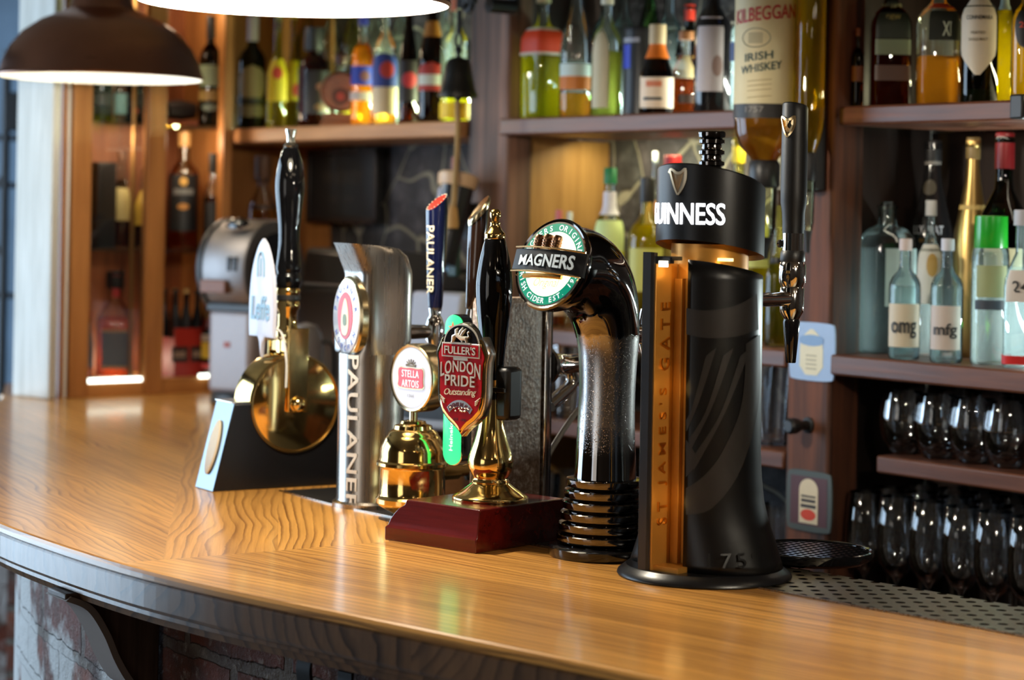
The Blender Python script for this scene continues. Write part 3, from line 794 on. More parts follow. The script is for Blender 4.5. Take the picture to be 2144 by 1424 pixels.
# ================================================================== the beer engines and fonts on the bar
RA = -radians(42)
def frame(px, py, Y=None, rot=RA):
    p = onz(px, py) if Y is None else at(px, py, Y)
    return (p.x, p.y, BAR)
SILVER = metal('cast_silver', (.86, .82, .72), .16)
SILV2 = plain('bright_cast_letters', (.80, .74, .62), .3, .55)
RED_E = plain('red_enamel', srgb(168, 12, 22), .25, 0, .3, .08)
HANDLE = plain('black_handle', (.003, .003, .0035), .05, 0, 0)
NAVY = plain('navy_handle', srgb(14, 20, 52), .12, 0, .7, .04)

# ---------------------------------------------------------------- A  abbey-beer pump with brass drum
W_MAH = wood('mahogany_box', srgb(40, 6, 5), srgb(98, 20, 14), .22, axis='X', coat=.35, coat_r=.1)
p = onz(428, 1025); RO = -radians(58)
t = thing('beer_pump', 'beer pump with big round brass drum, black block and white arched pump clip', 'beer pump', (p.x, p.y, BAR), RO)
prof = [(0, 0), (.30, 0), (.30, .105), (.2, .126), (.032, .128)]
mb = MB(); mb.prism([(y, z) for y, z in prof], -.031, .031, T=lambda v: Vector((v.y, v.x, v.z))); mb.build('block', plain('satin_black_block', (.006, .006, .007), .3, spec=.35), t, bevel=.002)
fp = MB(); fp.add([(-.031, -.0008, .001), (.031, -.0008, .001), (.031, .0312, .128), (-.031, .0312, .128)], [(0, 1, 2, 3)]); fp.build('front_plate', metal('polished_plate', (.24, .29, .32), .25), t)
ov = MB().prism(ell(.015, .041, 32), -.003, .0, inset=.0012); so = ov.build('oval_badge', CREAM, t, (0, .0135, .062), (-atan2(.032, .127), 0, 0))
cyz, czz, R0 = .131, .125, .0745
XR_ = lambda v: Vector((v.z, cyz + v.x, czz + v.y))          # lathe axis along local x
MB().lathe([(R0 - .003, -.026), (R0, -.024), (R0, .028), (R0 - .0015, .031), (R0 - .004, .032)], 72, T=XR_).build('drum', BRASS, t)
MB().lathe([(.002, .0325), (R0 - .006, .0325), (R0 - .005, .0318)], 72, T=XR_, cap0=False).build('drum_face', BRASS, t)
rg = MB(); rg.tube([(.0325, cyz + (R0 - .003) * cos(a), czz + (R0 - .003) * sin(a)) for a in [2 * pi * i / 72 for i in range(73)]], .0022, 6); rg.build('drum_rim', BRASSD, t)
MB().box(.034, .04, cyz - .0165, cyz + .0165, czz - .012, .238).build('lever_plate', BRASS, t, bevel=.0015)
MB().box(-.034, -.029, cyz - .0165, cyz + .0165, czz - .0, .238).build('lever_plate', BRASS, t, bevel=.0015)
MB().lathe([(.0125, .038), (.0125, .043), (.009, .049), (.003, .052), (.001, .0522)], 24, T=XR_).build('hub_knob', BRASS, t)
T0 = Matrix.Translation((0, cyz, 0)) @ Matrix.Diagonal((1, 1, .976, 1))
MB().lathe([(.016, .205), (.0165, .24), (.0145, .246), (.0145, .268), (.0175, .272), (.0185, .279), (.0165, .285)], 28, T=T0).build('brass_socket', BRASS, t)
MB().box(-.026, .026, cyz - .014, cyz + .014, .2, .236).build('yoke', BRASS, t, bevel=.003)
MB().lathe([(.0165, .284), (.019, .286), (.019, .292), (.0165, .294)], 28, T=T0).build('black_collar', BLACKM, t)
MB().lathe([(.0165, .293), (.0185, .297), (.0185, .301), (.017, .304)], 28, T=T0).build('gold_ring', BRASS, t)
hp_ = spl([(.0165, .304), (.0195, .313), (.0195, .322), (.0175, .327), (.019, .335), (.0178, .348), (.0160, .372), (.0165, .398), (.0195, .428), (.0222, .455), (.0215, .476), (.0175, .50), (.0115, .518), (.0095, .521)], 5)
MB().lathe(hp_, 36, T=T0).build('handle', HANDLE, t)
MB().lathe([(.0095, .521), (.0112, .523), (.0095, .5265), (.006, .529), (.0062, .538), (.008, .545), (.0085, .549), (.0001, .5495)], 24, T=T0).build('finial', SILVER, t)
co = [(-.0415, -.055)] + spl([(-.0425, -.045), (-.0425, -.0), (-.034, .045), (-.0165, .078), (0, .092)], 6) + list(reversed([(-x, z) for x, z in spl([(-.0425, -.045), (-.0425, -.0), (-.034, .045), (-.0165, .078), (0, .092)], 6)]))[1:] + [(.0415, -.055), (.012, -.055), (.004, -.066), (0, -.086), (-.004, -.066), (-.012, -.055)]
cz0 = .279
CY = .086
MB().prism(co, CY, CY + .006, T=Matrix.Translation((0, 0, cz0)), inset=.0015).build('pump_clip', plain('white_clip', srgb(206, 208, 222), .3), t)
PALE = plain('pale_blue_ink', srgb(140, 182, 208), .5)
m = MB(); text_on(m, 'Leffe', .064, .036, flat_fn(CY - .0002, 0, cz0 - .012), .012, .01, 1, .12); m.build('lettering', PALE, t)
m = MB(); arch = [(-.011, -.01)] + [(.011 * cos(a), .008 + .018 * sin(a)) for a in [pi - pi * i / 12 for i in range(13)]] + [(.011, -.01)]
for i in range(len(arch) - 1): m.tube([(arch[i][0], CY - .0006, cz0 + .045 + arch[i][1]), (arch[i + 1][0], CY - .0006, cz0 + .045 + arch[i + 1][1])], .0014, 6)
m.tube([(0, CY - .0006, cz0 + .036), (0, CY - .0006, cz0 + .062)], .0012, 6); m.build('arch_emblem', PALE, t)
m = MB().tube(spl([(.0, .093, .232), (.012, .102, .236), (.028, .109, .228), (.036, .1125, .19), (.036, .1125, .15)], 6), .0018, 8); m.build('white_bracket', WHITE, t)
MB().box(-.012, .012, .0915, .125, .219, .2235).build('clip_bracket', CREAM, t, bevel=.001)
MB().box(-.03, .03, .028, .075, .1285, .1305).build('top_plate', SILVER, t, bevel=.0005)

sub(t, 'pump_clip', 'lettering', 'arch_emblem'); sub(t, 'front_plate', 'oval_badge'); sub(t, 'drum', 'drum_face', 'drum_rim')
# ---------------------------------------------------------------- B  tall stainless font
RP = -radians(62)
p = at(773, 1058, 3.06); t = thing('beer_font', 'tall brushed steel beer font with gold-rimmed oval medallion and navy tap handle', 'beer font', (p.x, p.y, BAR), RP)
R1 = .0465
MB().lathe([(R1 + .006, 0), (R1 + .006, .006), (R1 + .001, .009), (R1, .012), (R1, .215)], 64).build('column', STEEL, t)
def sq_ring(z, y0, y1, hx, e, n=48, dz=0.0):
    c0 = (y0 + y1) / 2; hy = (y1 - y0) / 2; r = []
    for j in range(n):
        a = 2 * pi * j / n; c, d = cos(a), sin(a); c = math.copysign(abs(c) ** e, c); d = math.copysign(abs(d) ** e, d)
        r.append((hx * c, c0 + hy * d, z + dz * d))
    return r
rings = [sq_ring(.20, -R1, R1, R1, 1.0), sq_ring(.212, -.045, .046, .0455, .9), sq_ring(.222, -.036, .047, .0435, .55), sq_ring(.235, -.032, .048, .043, .42), sq_ring(.325, -.032, .048, .043, .42), sq_ring(.332, -.034, .047, .043, .42), sq_ring(.352, -.043, .040, .043, .42, 48, .0), sq_ring(.364, -.048, .026, .043, .42, 48, -.001), sq_ring(.368, -.05, .006, .042, .42, 48, -.002)]
MB().loft(rings).build('head', STEEL, t, sharp=28)
mz = .266
MB().prism(ell(.050, .0575, 56), -.0395, -.028, T=Matrix.Translation((0, 0, mz)), inset=.003, front=.93).build('medallion_ring', GOLD, t)
MB().prism(ell(.0445, .052, 56), -.0415, -.039, T=Matrix.Translation((0, 0, mz)), inset=.001, front=.97).build('medallion_face', plain('medallion_white', srgb(226, 234, 246), .1, 0, .6, .04), t)
m = MB(); m.prism(ell(.0255, .033, 40), -.0424, -.0415, T=Matrix.Translation((0, 0, mz + .002))); m.build('red_oval', plain('medallion_red', srgb(196, 40, 44), .3, 0, .4), t)
m = MB(); m.prism(smooth_closed([(-.012, -.028), (-.013, .0), (-.006, .018), (0, .026), (.006, .018), (.013, .0), (.012, -.028)]), -.0429, -.0424, T=Matrix.Translation((0, 0, mz + .002))); m.build('pale_emblem', plain('medallion_cream', srgb(214, 206, 176), .4), t)
m = MB(); m.prism(smooth_closed([(-.006, -.012), (-.006, .004), (.006, .004), (.007, -.012)]), -.0433, -.0429, T=Matrix.Translation((0, 0, mz))); m.build('green_emblem', plain('medallion_green', srgb(96, 112, 70), .4), t)
m = MB(); arc_text(m, 'PAULANER', .036, .0435, mz, -.0417, pi / 2, pi * .95, .0085, False, .02, .01); m.build('upper_lettering', plain('medallion_blue', srgb(30, 52, 150), .3), t); m = MB(); arc_text(m, 'MUNCHEN', .036, .0435, mz, -.0417, -pi / 2, pi * .75, .0075, True, .02, .01); m.build('lower_lettering', plain('medallion_blue', srgb(30, 52, 150), .3), t)
m = MB(); text_on(m, 'PAULANER', .218, .0175, cyl_fn(R1 + .0006, .105, radians(33), -pi / 2), .012, .02, 1.05); m.build('lettering', plain('etched_white', srgb(222, 222, 218), .4), t)
# tap behind it
def tap(t, y, z0, hz0, hz1, hr, hmat, name='tap_body', slant=False, mat=CHROME, extra=None):
    T0 = Matrix.Translation((0, y, 0))
    MB().tube([(0, .03, z0 + .012), (0, y, z0 + .012)], [.012, .009], 16).build('shank', mat, t)
    MB().lathe([(.005, z0 - .05), (.0075, z0 - .02), (.011, z0 - .008), (.0135, z0), (.0135, z0 + .022), (.011, z0 + .03), (.008, z0 + .036), (.010, z0 + .046), (.0085, hz0)], 24, T=T0).build(name, mat, t)
    return T0
T0 = tap(t, .098, .232, .278, .42, .014, NAVY)
MB().tube([(0.0, .098, .245), (.012, .085, .262)], .0035, 8).build('flow_lever', CHROME, t)
hp_ = [(.0095, .278), (.0105, .281), (.0135, .34), (.0155, .40), (.016, .418)]
rings = []
for r, z in hp_: rings.append([(r * cos(a), .098 + r * sin(a), z) for a in [2 * pi * j / 28 for j in range(28)]])
rings.append([(.016 * cos(a), .098 + .016 * sin(a), .428 + .012 * sin(a)) for a in [2 * pi * j / 28 for j in range(28)]])
MB().loft(rings).build('tap_handle', NAVY, t)
nrm = Vector((0, -.6, .8)).normalized(); rx = -atan2(.8, .6)
m = MB().prism(ell(.0135, .0165, 32), -.0012, 0, inset=.0004); m.build('handle_roundel', plain('roundel_red', srgb(206, 52, 40), .3), t, (0, .098, .429), (-radians(50), 0, 0))
m = MB(); text_on(m, 'PAULANER', .098, .0115, lambda x, y, d: cyl_fn(.0135, 0, radians(28), -pi / 2)(x, y, d), .015, .01, 1.0)
m.v = [(v[0] * k_, v[1] * k_, v[2]) for v in m.v for k_ in [(.0134 + (v[2] + .347 - .278) * .0195 + .0004 + .0 * 1) / .0135]]
m.build('handle_lettering', CREAM, t, (0, .098, .347))
m = MB()
for i in range(18):
    a = 2 * pi * i / 18
    if abs(sin(a)) > -1: m.lathe([(.0011, -.0004), (.0011, .0004)], 6, T=Matrix.Translation((.0148 * cos(a), -.0011, .0180 * sin(a))) @ Matrix.Rotation(pi / 2, 4, 'X'))
m.build('roundel_dots', CREAM, t, (0, .098, .429), (-radians(50), 0, 0))

sub(t, 'medallion_ring', 'medallion_face', 'red_oval', 'pale_emblem', 'green_emblem', 'upper_lettering', 'lower_lettering'); sub(t, 'tap_handle', 'handle_roundel', 'handle_lettering', 'roundel_dots'); sub(t, 'column', 'lettering')
# ---------------------------------------------------------------- C  brass pot with round lit lens
RS = -radians(48)
p = at(862, 1085, 2.935); t = thing('beer_font', 'brass dome-shaped beer font with a round lit white lens bearing a red cartouche', 'beer font', (p.x, p.y, BAR + .0006), RS)
pr = [(.012, 0), (.02, .004), (.032, .010), (.044, .017), (.0465, .019), (.0495, .022), (.0495, .028), (.046, .031), (.0445, .034), (.0445, .068), (.0455, .070), (.049, .0725), (.049, .0765), (.0455, .079), (.0445, .084), (.0445, .092), (.043, .098), (.0385, .108), (.0355, .112), (.0345, .113), (.0330, .117), (.0275, .1205), (.0265, .121), (.0255, .126), (.019, .128), (.018, .1285), (.0165, .132), (.008, .1335)]
MB().lathe(pr, 64).build('brass_body', BRASS, t)
MB().lathe([(.0058, .131), (.0058, .148)], 20).build('stem', GOLD, t)
lz = .19
RL = lambda v: Vector((v.x, v.z, lz + v.y))       # axis along local y
MB().lathe([(.043, .028), (.0463, .024), (.0468, .0), (.0462, -.005), (.0445, -.0065), (.0418, -.0055), (.0415, -.003)], 64, T=RL).build('lens_case', GOLD, t)
LENS = glow('lit_white_lens', (.93, .92, 1.0), .6)
MB().lathe([(.0415, -.003), (.0405, -.0048), (.001, -.0052)], 64, T=RL, cap0=False).build('lens', LENS, t)
car = smooth_closed([(-.024, .013), (-.013, .0115), (0, .013), (.013, .0115), (.024, .013), (.0265, .006), (.025, -.004), (.0275, -.013), (.014, -.0145), (0, -.0145), (-.014, -.0145), (-.0275, -.013), (-.025, -.004), (-.0265, .006)], 1)
MB().prism([(x * 1.08, z * 1.12) for x, z in car], -.0062, -.0055, T=Matrix.Translation((0, 0, lz + .001))).build('cartouche_edge', metal('cartouche_gold', (.5, .42, .25), .35), t)
MB().prism(car, -.0068, -.0062, T=Matrix.Translation((0, 0, lz + .001))).build('cartouche', glow('lit_red', (.9, .035, .04), .75), t)
m = MB(); text_on(m, 'STELLA', .036, .0098, flat_fn(-.0069, 0, lz + .0058), .006, .01, 1.12); text_on(m, 'ARTOIS', .036, .0098, flat_fn(-.0069, 0, lz - .0075), .006, .01, 1.12); m.build('lettering', glow('lit_white_text', (1, 1, 1), 1.0), t)
m = MB(); GREY = plain('grey_print', srgb(110, 108, 100), .4)
for a in range(7):
    an = pi * a / 6; m.tube([(.004 * cos(an), -.006, lz + .0185), (.0105 * cos(an), -.006, lz + .018 + .0075 * sin(an))], .0009, 6)
m.tube([(-.01, -.006, lz + .0165), (.01, -.006, lz + .0165)], .0012, 6); m.build('horn_emblem', GREY, t); m = MB(); text_on(m, '1366', .013, .004, flat_fn(-.0058, 0, lz - .024), .0, .01, 1.3); m.build('small_print', GREY, t)
MB().tube([(0, .04, .06), (0, .078, .06)], .0125, 20).build('shank', BRASSD, t)
MB().tube([(0, .078, .06), (0, .108, .06)], .0095, 20).build('shank', BRASSD, t)
T0 = Matrix.Translation((0, .104, 0))
MB().lathe([(.008, .045), (.012, .055), (.012, .08), (.007, .09), (.007, .23), (.0095, .24), (.0085, .255), (.011, .268), (.009, .282)], 20, T=T0).build('tap_body', CHROME, t)
rings = []
for r, z, dx in [(.010, .280, 0), (.0125, .284, 0), (.0135, .33, .002), (.015, .38, .005), (.0155, .405, .007)]: rings.append([(dx + r * cos(a), .104 + r * sin(a) * .8, z) for a in [2 * pi * j / 24 for j in range(24)]])
rings.append([(.008 + .0155 * cos(a), .104 + .0125 * sin(a), .418 + .016 * sin(a + .5)) for a in [2 * pi * j / 24 for j in range(24)]])
MB().loft(rings).build('tap_handle', plain('dark_brown_handle', srgb(30, 18, 12), .1, 0, .7, .04), t)
m = MB(); m.loft([[(.008 + .0165 * cos(a) * k, .104 + .0135 * sin(a) * k, .42 + dz + .016 * sin(a + .5)) for a in [2 * pi * j / 24 for j in range(24)]] for k, dz in ((1, -.008), (1.05, -.004), (1.05, 0), (.9, .003))]); m.build('handle_rim', GOLD, t)

sub(t, 'lens_case', 'lens', 'cartouche_edge', 'cartouche', 'lettering', 'horn_emblem', 'small_print'); sub(t, 'tap_handle', 'handle_rim')
# ---------------------------------------------------------------- D  frosted column with green badge
RD = -radians(45)
p = at(1056, 1087, 2.95); t = thing('beer_font', 'frost-covered flat beer font column with an upright green lit badge', 'beer font', (p.x, p.y, BAR), RD)
def m_frost():
    tt = NT('frosted_metal'); o = tt.obj(); f = tt.noise(o, 130, 5, .7); v = tt.n('ShaderNodeTexVoronoi'); v.inputs['Scale'].default_value = 190; tt.l(o, v.inputs['Vector'])
    c = tt.ramp(f, [(.35, srgb(112, 92, 78)), (.55, srgb(168, 146, 128)), (.68, srgb(232, 228, 220))])
    return tt.done(tt.pbsdf(c, tt.math('MULTIPLY_ADD', f, .4, .25), .1, normal=tt.bump(tt.math('ADD', v.outputs['Distance'], f), .35, .0015)))
FROST = m_frost()
rr = lambda z, k=0.0: [( .019 * math.copysign(abs(cos(a)) ** .35, cos(a)) * (1 - k), .055 * math.copysign(abs(sin(a)) ** .35, sin(a)) * (1 - k * .3), z) for a in [2 * pi * j / 40 for j in range(40)]]
MB().loft([rr(.012), rr(.285), rr(.295, .03), rr(.301, .14)]).build('column', FROST, t)
MB().box(-.021, .021, .055, .066, .008, .298).build('side_rail', CHROME, t, bevel=.003)
MB().box(-.017, .017, .066, .073, .008, .298).build('side_rail', DCHROME, t, bevel=.003)
MB().box(-.03, .03, -.06, .08, 0, .012).build('base_plate', CHROME, t, bevel=.003)
GREEN = glow('lit_green_badge', (.03, .75, .22), 1.7)
yb = -.098
bo = [(.0165 * cos(a), .083 + .0165 * sin(a)) for a in [pi * i / 14 for i in range(15)]] + [(-.0165 * cos(a), -.083 - .0165 * sin(a)) for a in [pi * i / 14 for i in range(15)]]
bz = Matrix.Translation((0, 0, .180))
MB().prism([(x * 1.06, z * 1.01) for x, z in bo], yb - .002, yb + .016, T=bz, inset=.002).build('badge_case', CHROME, t)
MB().prism(bo, yb - .0045, yb - .0019, T=bz, inset=.0012).build('badge', GREEN, t)
MB().tube([(0, yb + .014, .18), (0, -.05, .18)], .009, 14).build('badge_arm', CHROME, t)
st = [(.0085 * (1 if i % 2 == 0 else .4) * sin(2 * pi * i / 10), .0085 * (1 if i % 2 == 0 else .4) * cos(2 * pi * i / 10)) for i in range(10)]
MB().prism(st, yb - .0056, yb - .0046, T=Matrix.Translation((0, 0, .262))).build('red_star', glow('lit_star', (.85, .12, .05), .9), t)
m = MB(); text_on(m, 'Heineken', .045, .0065, flat_fn(yb - .0048, 0, .122, pi / 2), .01, .01); m.build('lettering', glow('lit_white_text', (1, 1, 1), 1.0), t)
# big chrome tap shank at the aisle side
m = MB(); m.lathe([(.026, 0), (.027, .004), (.019, .012), (.016, .03), (.0135, .05), (.0145, .056), (.0145, .068)], 32, T=lambda v: Vector((v.x, .073 + v.z, .205 + v.y))); m.build('shank', CHROME, t)
m = MB(); m.tube(spl([(0, .125, .205), (0, .13, .18), (0, .105, .162), (0, .085, .15)], 6), [.010] * 19, 14); m.build('spout', CHROME, t)
MB().tube(spl([(0, .075, .07), (0, .1, .10), (.01, .13, .14), (.015, .16, .155)], 6), .004, 8).build('beer_line', plain('grey_hose', srgb(130, 124, 116), .35), t)

sub(t, 'badge', 'red_star', 'lettering')
# ---------------------------------------------------------------- E  ale pump on mahogany box
p = at(1025, 1134, 2.75); p.z = BAR
RE = -radians(41)
t = thing('beer_pump', 'ale hand pump with black handle, red shield clip and mahogany box base', 'beer pump', (p.x, p.y, BAR), RE)
rw = [(0, -.098, .057, -.09, .08), (.016, -.098, .057, -.09, .08), (.018, -.0965, .057, -.0885, .08), (.0195, -.095, .057, -.0875, .08), (.026, -.0925, .0565, -.0865, .08), (.034, -.087, .056, -.085, .08), (.041, -.080, .056, -.084, .079), (.0455, -.0715, .056, -.0835, .079), (.0475, -.070, .056, -.083, .079), (.0515, -.069, .056, -.0825, .079), (.053, -.0675, .055, -.081, .078)]
MB().loft([[(a, c, z), (b, c, z), (b, d, z), (a, d, z)] for z, a, b, c, d in rw]).build('box_base', W_MAH, t, bevel=.0012, sharp=25)
pr = [(.048, .053), (.0485, .0555), (.047, .058), (.041, .062), (.033, .067), (.025, .073), (.0235, .0745), (.0245, .076), (.0225, .079), (.0225, .0815), (.025, .086), (.0283, .093), (.029, .1), (.0285, .106), (.0255, .116), (.0215, .127), (.018, .14), (.016, .152), (.015, .168), (.0142, .19), (.0145, .205)]
MB().lathe(spl(pr, 3), 48).build('brass_base', BRASS, t)
hp_ = spl([(.0138, .165), (.0145, .18), (.0138, .205), (.0148, .23), (.0178, .26), (.0215, .29), (.0236, .317), (.0228, .337), (.019, .36), (.0138, .38), (.012, .384)], 5)
MB().lathe(hp_, 40, T=Matrix.Translation((0, 0, .0))).build('handle', HANDLE, t)
MB().lathe([(.0125, .383), (.0132, .3845), (.0132, .389), (.0122, .391), (.0085, .395), (.0068, .399), (.0062, .402), (.0068, .404), (.0045, .4055), (.0050, .407), (.0068, .411), (.0072, .414), (.0066, .418), (.0045, .4205), (.001, .4215)], 24).build('finial', BRASS, t)
sh_half = [(0, 1.0), (.2, .965), (.38, .87), (.5, .74), (.56, .64), (.60, .60), (.66, .70), (.74, .765), (.8, .74), (.98, .50), (.985, .44), (.93, .33), (.90, .1), (.90, -.2), (.86, -.42), (.74, -.60), (.5, -.74), (.25, -.84), (.1, -.92), (0, -1.0)]
def shield(k=1.0, kz=1.0): return [(x * .046 * k, z * .0715 * kz) for x, z in sh_half] + [(-x * .046 * k, z * .0715 * kz) for x, z in reversed(sh_half[1:-1])]
cz0 = .2075; TC = Matrix.Translation((0, 0, cz0))
MB().prism(shield(), -.058, -.046, T=TC, inset=.0025, front=.965).build('pump_clip', SILVER, t)
m = MB(); m.prism(shield(.92, .945), -.0592, -.0578, T=TC, inset=.0006, front=.985); m.build('clip_rim', BRASS, t)
body = [(x, min(z, .045)) for x, z in shield(.84, .875)]
MB().prism(body, -.0600, -.0590, T=TC).build('red_field', RED_E, t)
ah = [(.0275 * cos(a), .044 + .0235 * sin(a)) for a in [pi * i / 20 for i in range(21)]]
MB().prism([(x * 1.1, .044 + (z - .044) * 1.08) for x, z in ah], -.0598, -.059, T=TC).build('arch_rim', SILV2, t)
MB().prism(ah, -.0607, -.0597, T=TC).build('black_arch', plain('black_enamel', (.006, .006, .008), .15, 0, .6), t)
m = MB()
for pl, rr_ in (([(-.013, .036), (-.011, .046), (-.006, .05), (-.007, .058), (-.004, .061)], [.002, .0032, .003, .0022, .001]), ([(-.006, .05), (.002, .044), (.010, .044), (.011, .037)], [.003, .0035, .003, .0018]), ([(-.002, .048), (.001, .056), (.004, .063)], [.002, .0026, .0006]), ([(.001, .048), (.005, .055), (.009, .061)], [.002, .0022, .0006]), ([(.010, .043), (.014, .048), (.012, .054), (.015, .056)], [.0014, .0012, .001, .0016]), ([(-.009, .045), (-.014, .046)], [.0016, .001]), ([(.003, .043), (.003, .037)], [.002, .0012])):
    m.tube([(x, -.0617, cz0 + .046 + (z - .036) * .72) for x, z in pl], rr_, 8)
m.box(-.016, .017, -.063, -.0607, cz0 + .0445, cz0 + .0465); m.build('griffin_emblem', SILV2, t)
m = MB(); m.box(-.0318, .0318, -.0612, -.0595, cz0 + .0275, cz0 + .0455); m.build('name_plate_edge', SILV2, t, bevel=.0004)
m = MB(); m.box(-.0298, .0298, -.0618, -.0611, cz0 + .0293, cz0 + .0437); m.build('name_plate', RED_E, t)
m = MB(); text_on(m, "FULLER'S",   .052, .0102, flat_fn(-.0618, 0, cz0 + .0365), .012, .04)
m.box(-.012, .012, -.0612, -.0598, cz0 + .0240, cz0 + .0275)
vs, fs_, tw, th = text_geo('LONDON', .012, .05, 1.08)
m.add([(v[0] / tw * .067, -.0602 - v[2] * .02, cz0 + .0165 + v[1] / th * .0130 * (1 + .9 * abs(v[0] / tw)) - .0055 * (2 * v[0] / tw) ** 2) for v in vs], fs_)
text_on(m, 'PRIDE', .050, .0135, flat_fn(-.0602, 0, cz0 - .0015), .012, .05, 1.08)
m.build('raised_lettering', SILV2, t)
m = MB(); text_on(m, 'Outstanding', .054, .0105, flat_fn(-.0602, 0, cz0 - .0165, .04), .004, .03, .9, .35); m.build('script_lettering', CREAM, t)
m = MB()
ban = [(.030 * sin(a), -.0625 + .034 * cos(a)) for a in [-.8 + 1.6 * i / 12 for i in range(13)]]; ban2 = [(.024 * sin(a), -.0625 + .0255 * cos(a)) for a in [.8 - 1.6 * i / 12 for i in range(13)]]
m.prism([(x, z + .003) for x, z in ban + ban2], -.0612, -.0598, T=TC); m.build('banner', metal('banner_silver', (.62, .60, .55), .3), t)
m = MB(); arc_text(m, 'PREMIUM ALE', .028, .029, cz0 - .0600, -.0612, pi / 2, 1.35, .0055, False, .02, .02); text_on(m, 'EST. 1845', .022, .0035, flat_fn(-.0602, 0, cz0 - .0500), .004, .02); m.build('small_lettering', plain('dark_red_print', srgb(90, 20, 20), .4), t)
m = MB(); rng = random.Random(5)
for i in range(16):
    x = rng.uniform(-.016, .016); z = -.0365 - rng.uniform(0, .008) * (1 - abs(x) / .02); m.lathe([(.0002, -.0016), (.0016, 0), (.0002, .0016)], 7, T=Matrix.Translation((x, -.0605, cz0 + z + .002)))
for s_ in (-1, 1):
    for k in range(3): m.tube([(s_ * .026, -.0607, cz0 - .0265 - .002 * k), (s_ * (.034 - .002 * k), -.0607, cz0 - .0205 - .0035 * k)], [.0012, .0004], 6)
m.build('hop_relief', SILV2, t)
MB().box(-.012, .012, -.047, -.012, .175, .235).build('clip_bracket', BLACKM, t, bevel=.003)
MB().box(.010, .033, -.008, .022, .155, .222).build('rubber_clip', BLACKM, t, bevel=.006)
MB().box(.009, .03, -.012, -.006, .19, .196).build('rubber_strap', BLACKM, t, bevel=.001)

sub(t, 'pump_clip', 'clip_rim', 'red_field', 'arch_rim', 'black_arch', 'griffin_emblem', 'name_plate_edge', 'name_plate', 'raised_lettering', 'script_lettering', 'banner', 'small_lettering', 'hop_relief'); sub(t, 'handle', 'finial'); sub(t, 'rubber_clip', 'rubber_strap')
# ---------------------------------------------------------------- F  black-chrome cider font
RM = -radians(43)
p = onz(1264, 1162); t = thing('cider_font', 'black-chrome swan-necked cider font with an oval lit lens', 'cider font', (p.x, p.y, BAR), RM)
MB().lathe([(.0675, 0), (.0685, .002), (.0685, .011), (.066, .0135), (.058, .0145)], 72).build('base_ring', BLACK, t)
z = .0145
for i in range(6):
    r = .0585 - .0021 * i; h = .0072
    MB().lathe([(r * .86, z), (r * .88, z + .003), (r - .001, z + .0035), (r, z + .005), (r, z + .0045 + h), (r - .001, z + .0055 + h), (r * .86, z + .006 + h)], 72).build('rib_ring', DCHROME, t)
    z += .0134
def m_cold():
    tt = NT('dewy_black_chrome'); o = tt.obj(); sp = tt.n('ShaderNodeSeparateXYZ'); tt.l(o, sp.inputs[0])
    f = tt.noise(o, 40, 3); zz = tt.math('MULTIPLY_ADD', f, .03, sp.outputs[2])
    up = tt.ramp(zz, [(.135, (0, 0, 0)), (.175, (1, 1, 1)), (.281, (1, 1, 1)), (.284, (0, 0, 0))])
    v = tt.n('ShaderNodeTexVoronoi'); v.inputs['Scale'].default_value = 520; tt.l(o, v.inputs['Vector'])
    d = tt.ramp(tt.math('ADD', v.outputs['Distance'], tt.math('MULTIPLY', tt.noise(o, 300, 2), .5)), [(.15, (1, 1, 1)), (.55, (0, 0, 0))])
    nb = tt.n('ShaderNodeBump'); nb.inputs['Distance'].default_value = .0007; tt.l(tt.math('MULTIPLY', d, up), nb.inputs['Height']); nb.inputs['Strength'].default_value = .8
    col = tt.mix(up, (.20, .19, .185), (.52, .51, .50))
    return tt.done(tt.pbsdf(col, tt.math('MULTIPLY_ADD', up, .24, .05), 1.0, normal=nb.outputs[0]))
COLD = m_cold()
secs = [(0, .090, .0385, .0385, 0), (0, .12, .037, .037, 0), (0, .16, .0352, .0352, 0), (.001, .20, .0345, .0345, 0), (.0015, .235, .0355, .036, 2), (.001, .262, .0375, .039, 8), (-.004, .290, .041, .043, 20), (-.016, .318, .0455, .0475, 36), (-.036, .338, .0500, .0510, 52), (-.062, .349, .0525, .0535, 64), (-.088, .3515, .0540, .0550, 71), (-.099, .3545, .0545, .0555, 72)]
def sec_ring(y, z, rx, rn, ang, n=48, sh=0.0):
    a_ = radians(ang); d = Vector((0, -sin(a_), cos(a_))); b = Vector((0, cos(a_), sin(a_)))
    return [tuple(Vector((0, y, z)) + Vector((1, 0, 0)) * rx * cos(q) + b * rn * sin(q) + d * sh) for q in [2 * pi * j / n for j in range(n)]]
S2 = spl(secs, 4)
MB().loft([sec_ring(*s) for s in S2]).build('swan_neck', COLD, t)
LT = Matrix.Translation((0, -.099, .3545)) @ Matrix.Rotation(radians(-18), 4, 'X')
